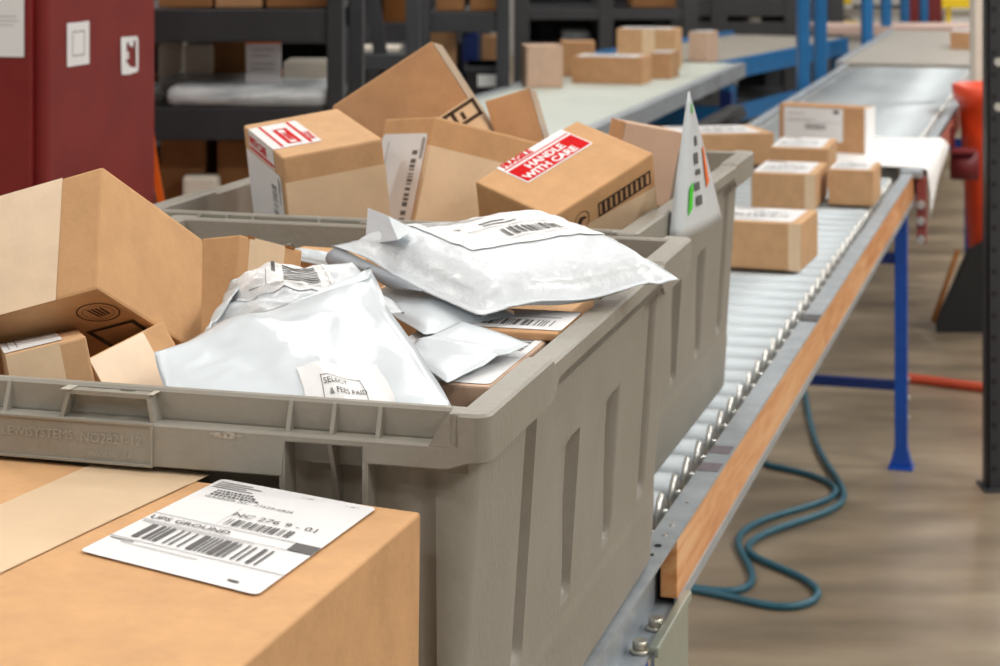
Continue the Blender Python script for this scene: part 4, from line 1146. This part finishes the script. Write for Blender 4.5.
YG = 8.8; zG = [.35, .80, 1.18]
rack('long black rack far behind the black shelving, packed with brown cartons', -1.95, -.08, YG, .8, zG, back=True, mid=(-.3, .45), bh=.09, pw=.07)
gi = 0
for li_, z in enumerate(zG):
    x = -1.86; k = 0
    while x < -.40:
        w_ = (.30, .22, .36, .26)[(k+li_) % 4]; h_ = (.20, .16, .24, .18)[(k*3+li_) % 4]
        o = MB().box((-w_/2, -.2, 0), (w_/2, .2, h_), bev=.004).build('carton', M[('gaylord', 'card3', 'cardin')[(k+li_) % 3]]); o.location = (x+w_/2, YG+.30, z+.041)
        tag(o, '%s brown carton from the left on the %s level of the long black rack' % (('first', 'second', 'third', 'fourth', 'fifth', 'sixth', 'seventh')[k], ('lowest', 'middle', 'top')[li_]), 'box', 'brown cartons on the long black rack')
        x += w_+.05; k += 1

# blue posts along the line
def posts(label, px, pyb, w, m, z0=0.0, ph=2.2, Y=None):
    Y = Y or 2000*(H-ZR)/(pyb+83); x = (px-500)/2000*Y
    o = MB().box((-w/2, -.04, z0), (w/2, .04, ph), bev=.006).box((-w/2-.03, -.06, z0), (w/2+.03, .06, z0+.012)).build('steel_post', M[m]); o.location = (x, Y, 0); return tag(o, label, 'post', 'posts along the conveyor line')
g = posts('thick blue post nearest the camera, left of the rollers', 803, 90, .042, 'blue2', Y=7.5)
MB().prism([(-.02, -.03, .30), (.02, -.03, .30), (-.10, -.03, .0), (-.14, -.03, .0)], (0, .03, 0)).build('foot_brace', M['blue2'], g)
posts('thick blue post just right of the nearest one', 820, 82, .044, 'blue2', Y=7.95)
posts('slim blue post in the middle distance, left of the tan belt', 867, 66, .05, 'blue2', Y=10.1)
posts('slim blue post behind the tan belt, second from its left', 886, 58, .05, 'blue2', Y=11.35)
posts('blue post beside the maroon post at the far end', 904.5, 45, .045, 'blue2', Y=12.1)
posts('blue post between the two maroon posts', 923.5, 45, .045, 'blue2', Y=12.1)
posts('narrow maroon post at the far end of the line', 913.5, 45, .07, 'redpaint', Y=12.45)
posts('wide maroon post at the far end of the line', 934, 45, .085, 'redpaint', Y=12.45)
posts('pale grey post rising behind the orange bin', 978.5, 60, .045, 'cream', Y=6.9)

r = empty('cross_belt', 'pinkish cross belt at the far end of the line', 'conveyor', W(840, 0, 10.6).xyz*Vector((1, 1, 0)) if False else (1.80, 11.25, 0))
MB().box((0, 0, ZR-.03), (1.2, .5, ZR+.01)).build('belt', mat('pinkish_belt', (196, 170, 158), .6), r)
for x in (.05, 1.15): leg(r, x, .1, ZR-.03, M['dark2'], w=.05, foot=False)

# far shelf with yellow-labelled cartons
YF = 13.6
zF = [W(0, 38, YF).z, W(0, 13, YF).z, 1.0, .1]
rack('pale far rack with yellow-labelled cartons', W(815, 0, YF).x, W(1010, 0, YF).x, YF, .8, zF, m='belt2', bh=.05, pw=.06, group='far racks')
for x0, x1, y0, z, lab, mm in ((832, 858, 20, zF[0], 'cream carton with a yellow label on the far rack', 'label'), (838, 852, -3, zF[1], 'upper cream carton with a yellow label on the far rack', 'label'), (944, 976, 8, zF[0], 'wide white carton under the yellow beam', 'label')):
    o, D = item(x0, y0, x1, 40, YF-.02, .4, lab, mm, z=z+.03)
    if x0 < 900: MB().box((-D[0]*.22, -D[1]/2-.004, -D[2]*.1), (D[0]*.45, -D[1]/2, D[2]*.45)).build('carton_label', M['yellow'], o)
item(863, 24, 884, 33, YF, .3, 'small cream carton left of the blue post, far rack', 'cream', z=zF[0]+.03)
o = MB().box((W(940, 0, YF-.3).x, YF-.35, W(0, 6, YF).z), (W(978, 0, YF).x, YF-.3, W(0, -4, YF).z), bev=.005).box((W(943, 0, YF).x-.05, YF-.33, 0), (W(943, 0, YF).x-.02, YF-.31, W(0, 6, YF).z)).box((W(976, 0, YF).x-.07, YF-.33, 0), (W(976, 0, YF).x-.04, YF-.31, W(0, 6, YF).z)).build('yellow_barrier', M['yellow']); tag(o, 'yellow barrier beam at the far end, top right', 'barrier')

# ------------------------------------------------------------------ right side
# perforated rack upright
YP = 2000*H/(491+83)
x0 = (986.5-500)/2000*YP+.003
mb = MB().box((0, 0, 0), (.075, .004, 2.2)).box((0, 0, 0), (.004, .05, 2.2)).box((.071, 0, 0), (.075, .05, 2.2))
o = mb.build('rack_upright', M['dark']); o.location = (x0, YP, 0); tag(o, 'black perforated rack upright at the right edge of the frame', 'post')
hm = None
for k in range(40):
    for x in (.014, .045):
        if hm is None: h_ = MB().cyl((0, -.0006, 0), (0, .0005, 0), .0065, 10).build('hole', M['black'], o); hm = h_.data
        else: h_ = link('hole', hm, o)
        h_.location = (x, 0, .05+k*.05)
for z in (H-(62+83)/2000*YP, H-(107+83)/2000*YP): MB().cyl((.024, -.005, z), (.024, 0, z), .010, 14).build('bolt', M['cap'], o)
MB().box((-.01, -.02, 0), (.10, .07, .006)).build('foot_plate', M['dark'], o)

# orange bin on a black dolly
YO = 6.35
def bin_x(px): return (px-500)/2000*YO
r = empty('orange_bin', 'tall orange-red bin standing on a black dolly at the right', 'bin', (bin_x(1007), YO+.1, 0))
mb = MB()
prof = [(.075, .115), (.088, .16), (.100, .35), (.115, .62), (.120, .70), (.138, .72), (.142, .765), (.130, .770), (.115, .74), (.08, .20)]
N = 28; prev = None
for rad, z in prof:
    ring_ = [mb.bm.verts.new((rad*1.0*math.copysign(abs(math.cos(2*PI*i/N))**.6, math.cos(2*PI*i/N)), rad*math.copysign(abs(math.sin(2*PI*i/N))**.6, math.sin(2*PI*i/N)), z)) for i in range(N)]
    if prev:
        for i in range(N): mb.bm.faces.new((prev[i], prev[(i+1) % N], ring_[(i+1) % N], ring_[i]))
    else: mb.bm.faces.new(ring_)
    prev = ring_
mb.bm.faces.new(prev)
mb.build('bin_body', M['orange'], r, smooth=True)
MB().box((-.10, -.10, .05), (.10, .10, .115), bev=.01).build('dolly', M['black'], r)
for x in (-.09, .09):
    for y in (-.09, .09): MB().cyl((x-.012, y, .025), (x+.012, y, .025), .025, 14).build('wheel', M['black'], r)
# black machine foot beside the bin
mb = MB(); a = Vector((bin_x(934), YO-.05, 0)); 
mb.prism([a, a+Vector((.18, 0, 0)), a+Vector((.18, 0, .30)), a+Vector((.10, 0, .26)), a+Vector((.03, 0, .10)), a+Vector((0, 0, .04))], (0, .03, 0))
o = mb.build('machine_housing', M['black']); tag(o, 'black machine housing on the floor left of the orange bin', 'machine')
mb = MB(); mb.cyl(W(933, 322, 6.2), W(958, 250, 6.2), .008, 8); mb.build('stay_rod', M['cardin'], o)

# cords on the floor
def fl(px, py, z=.007): return P(px, py, z)
A1 = [(765, 455), (755, 463), (783, 468), (817, 476), (838, 487), (835, 498), (800, 509), (762, 519), (740, 532), (736, 545), (749, 564), (755, 580), (745, 590), (723, 592), (700, 589), (684, 586), (660, 580)]
B1 = [(802, 372), (804, 389), (809, 418), (817, 449), (834, 474), (847, 493), (840, 508), (800, 521), (766, 532), (744, 545), (752, 556), (775, 566), (809, 580), (823, 594), (806, 606), (775, 608), (740, 599), (706, 592), (684, 588), (650, 583)]
pts = [fl(*p) for p in A1]; pts2 = [fl(p[0], p[1], .010 if 470 < p[1] < 560 else .007) for p in B1]
o = tube('power_cord', pts2[::1] + [fl(630, 581), fl(640, 577)] + pts[::-1], .0072, M['cord']); tag(o, 'teal cord looping over the floor right of the conveyor', 'cord')
o = tube('hose', [fl(905, 378, .012), fl(922, 380, .012), fl(940, 382, .012), fl(965, 386, .012), fl(988, 388, .012), fl(1010, 392, .012)], .014, M['redcord']); tag(o, 'orange-red hose on the floor behind the blue leg', 'hose')

# ------------------------------------------------------------------ camera
cam = bpy.data.cameras.new('camera'); co = bpy.data.objects.new('camera', cam); COL.objects.link(co)
co.location = (0, 0, H); co.rotation_euler = (PI/2, 0, 0)
cam.sensor_width = 36; cam.lens = 72; cam.shift_y = -.416
cam.clip_start = .05
cam.dof.use_dof = True; cam.dof.focus_distance = 1.42; cam.dof.aperture_fstop = 15.0
S.camera = co
w = bpy.data.worlds.new('world'); S.world = w; w.use_nodes = True
w.node_tree.nodes['Background'].inputs[0].default_value = (.9, .95, 1, 1); w.node_tree.nodes['Background'].inputs[1].default_value = .3
S.view_settings.view_transform = 'Standard'; S.view_settings.look = 'None'; S.view_settings.exposure = 0.45; S.view_settings.gamma = 1; S.view_settings.use_curve_mapping = False
try: S.cycles.use_denoising = True
except Exception: pass
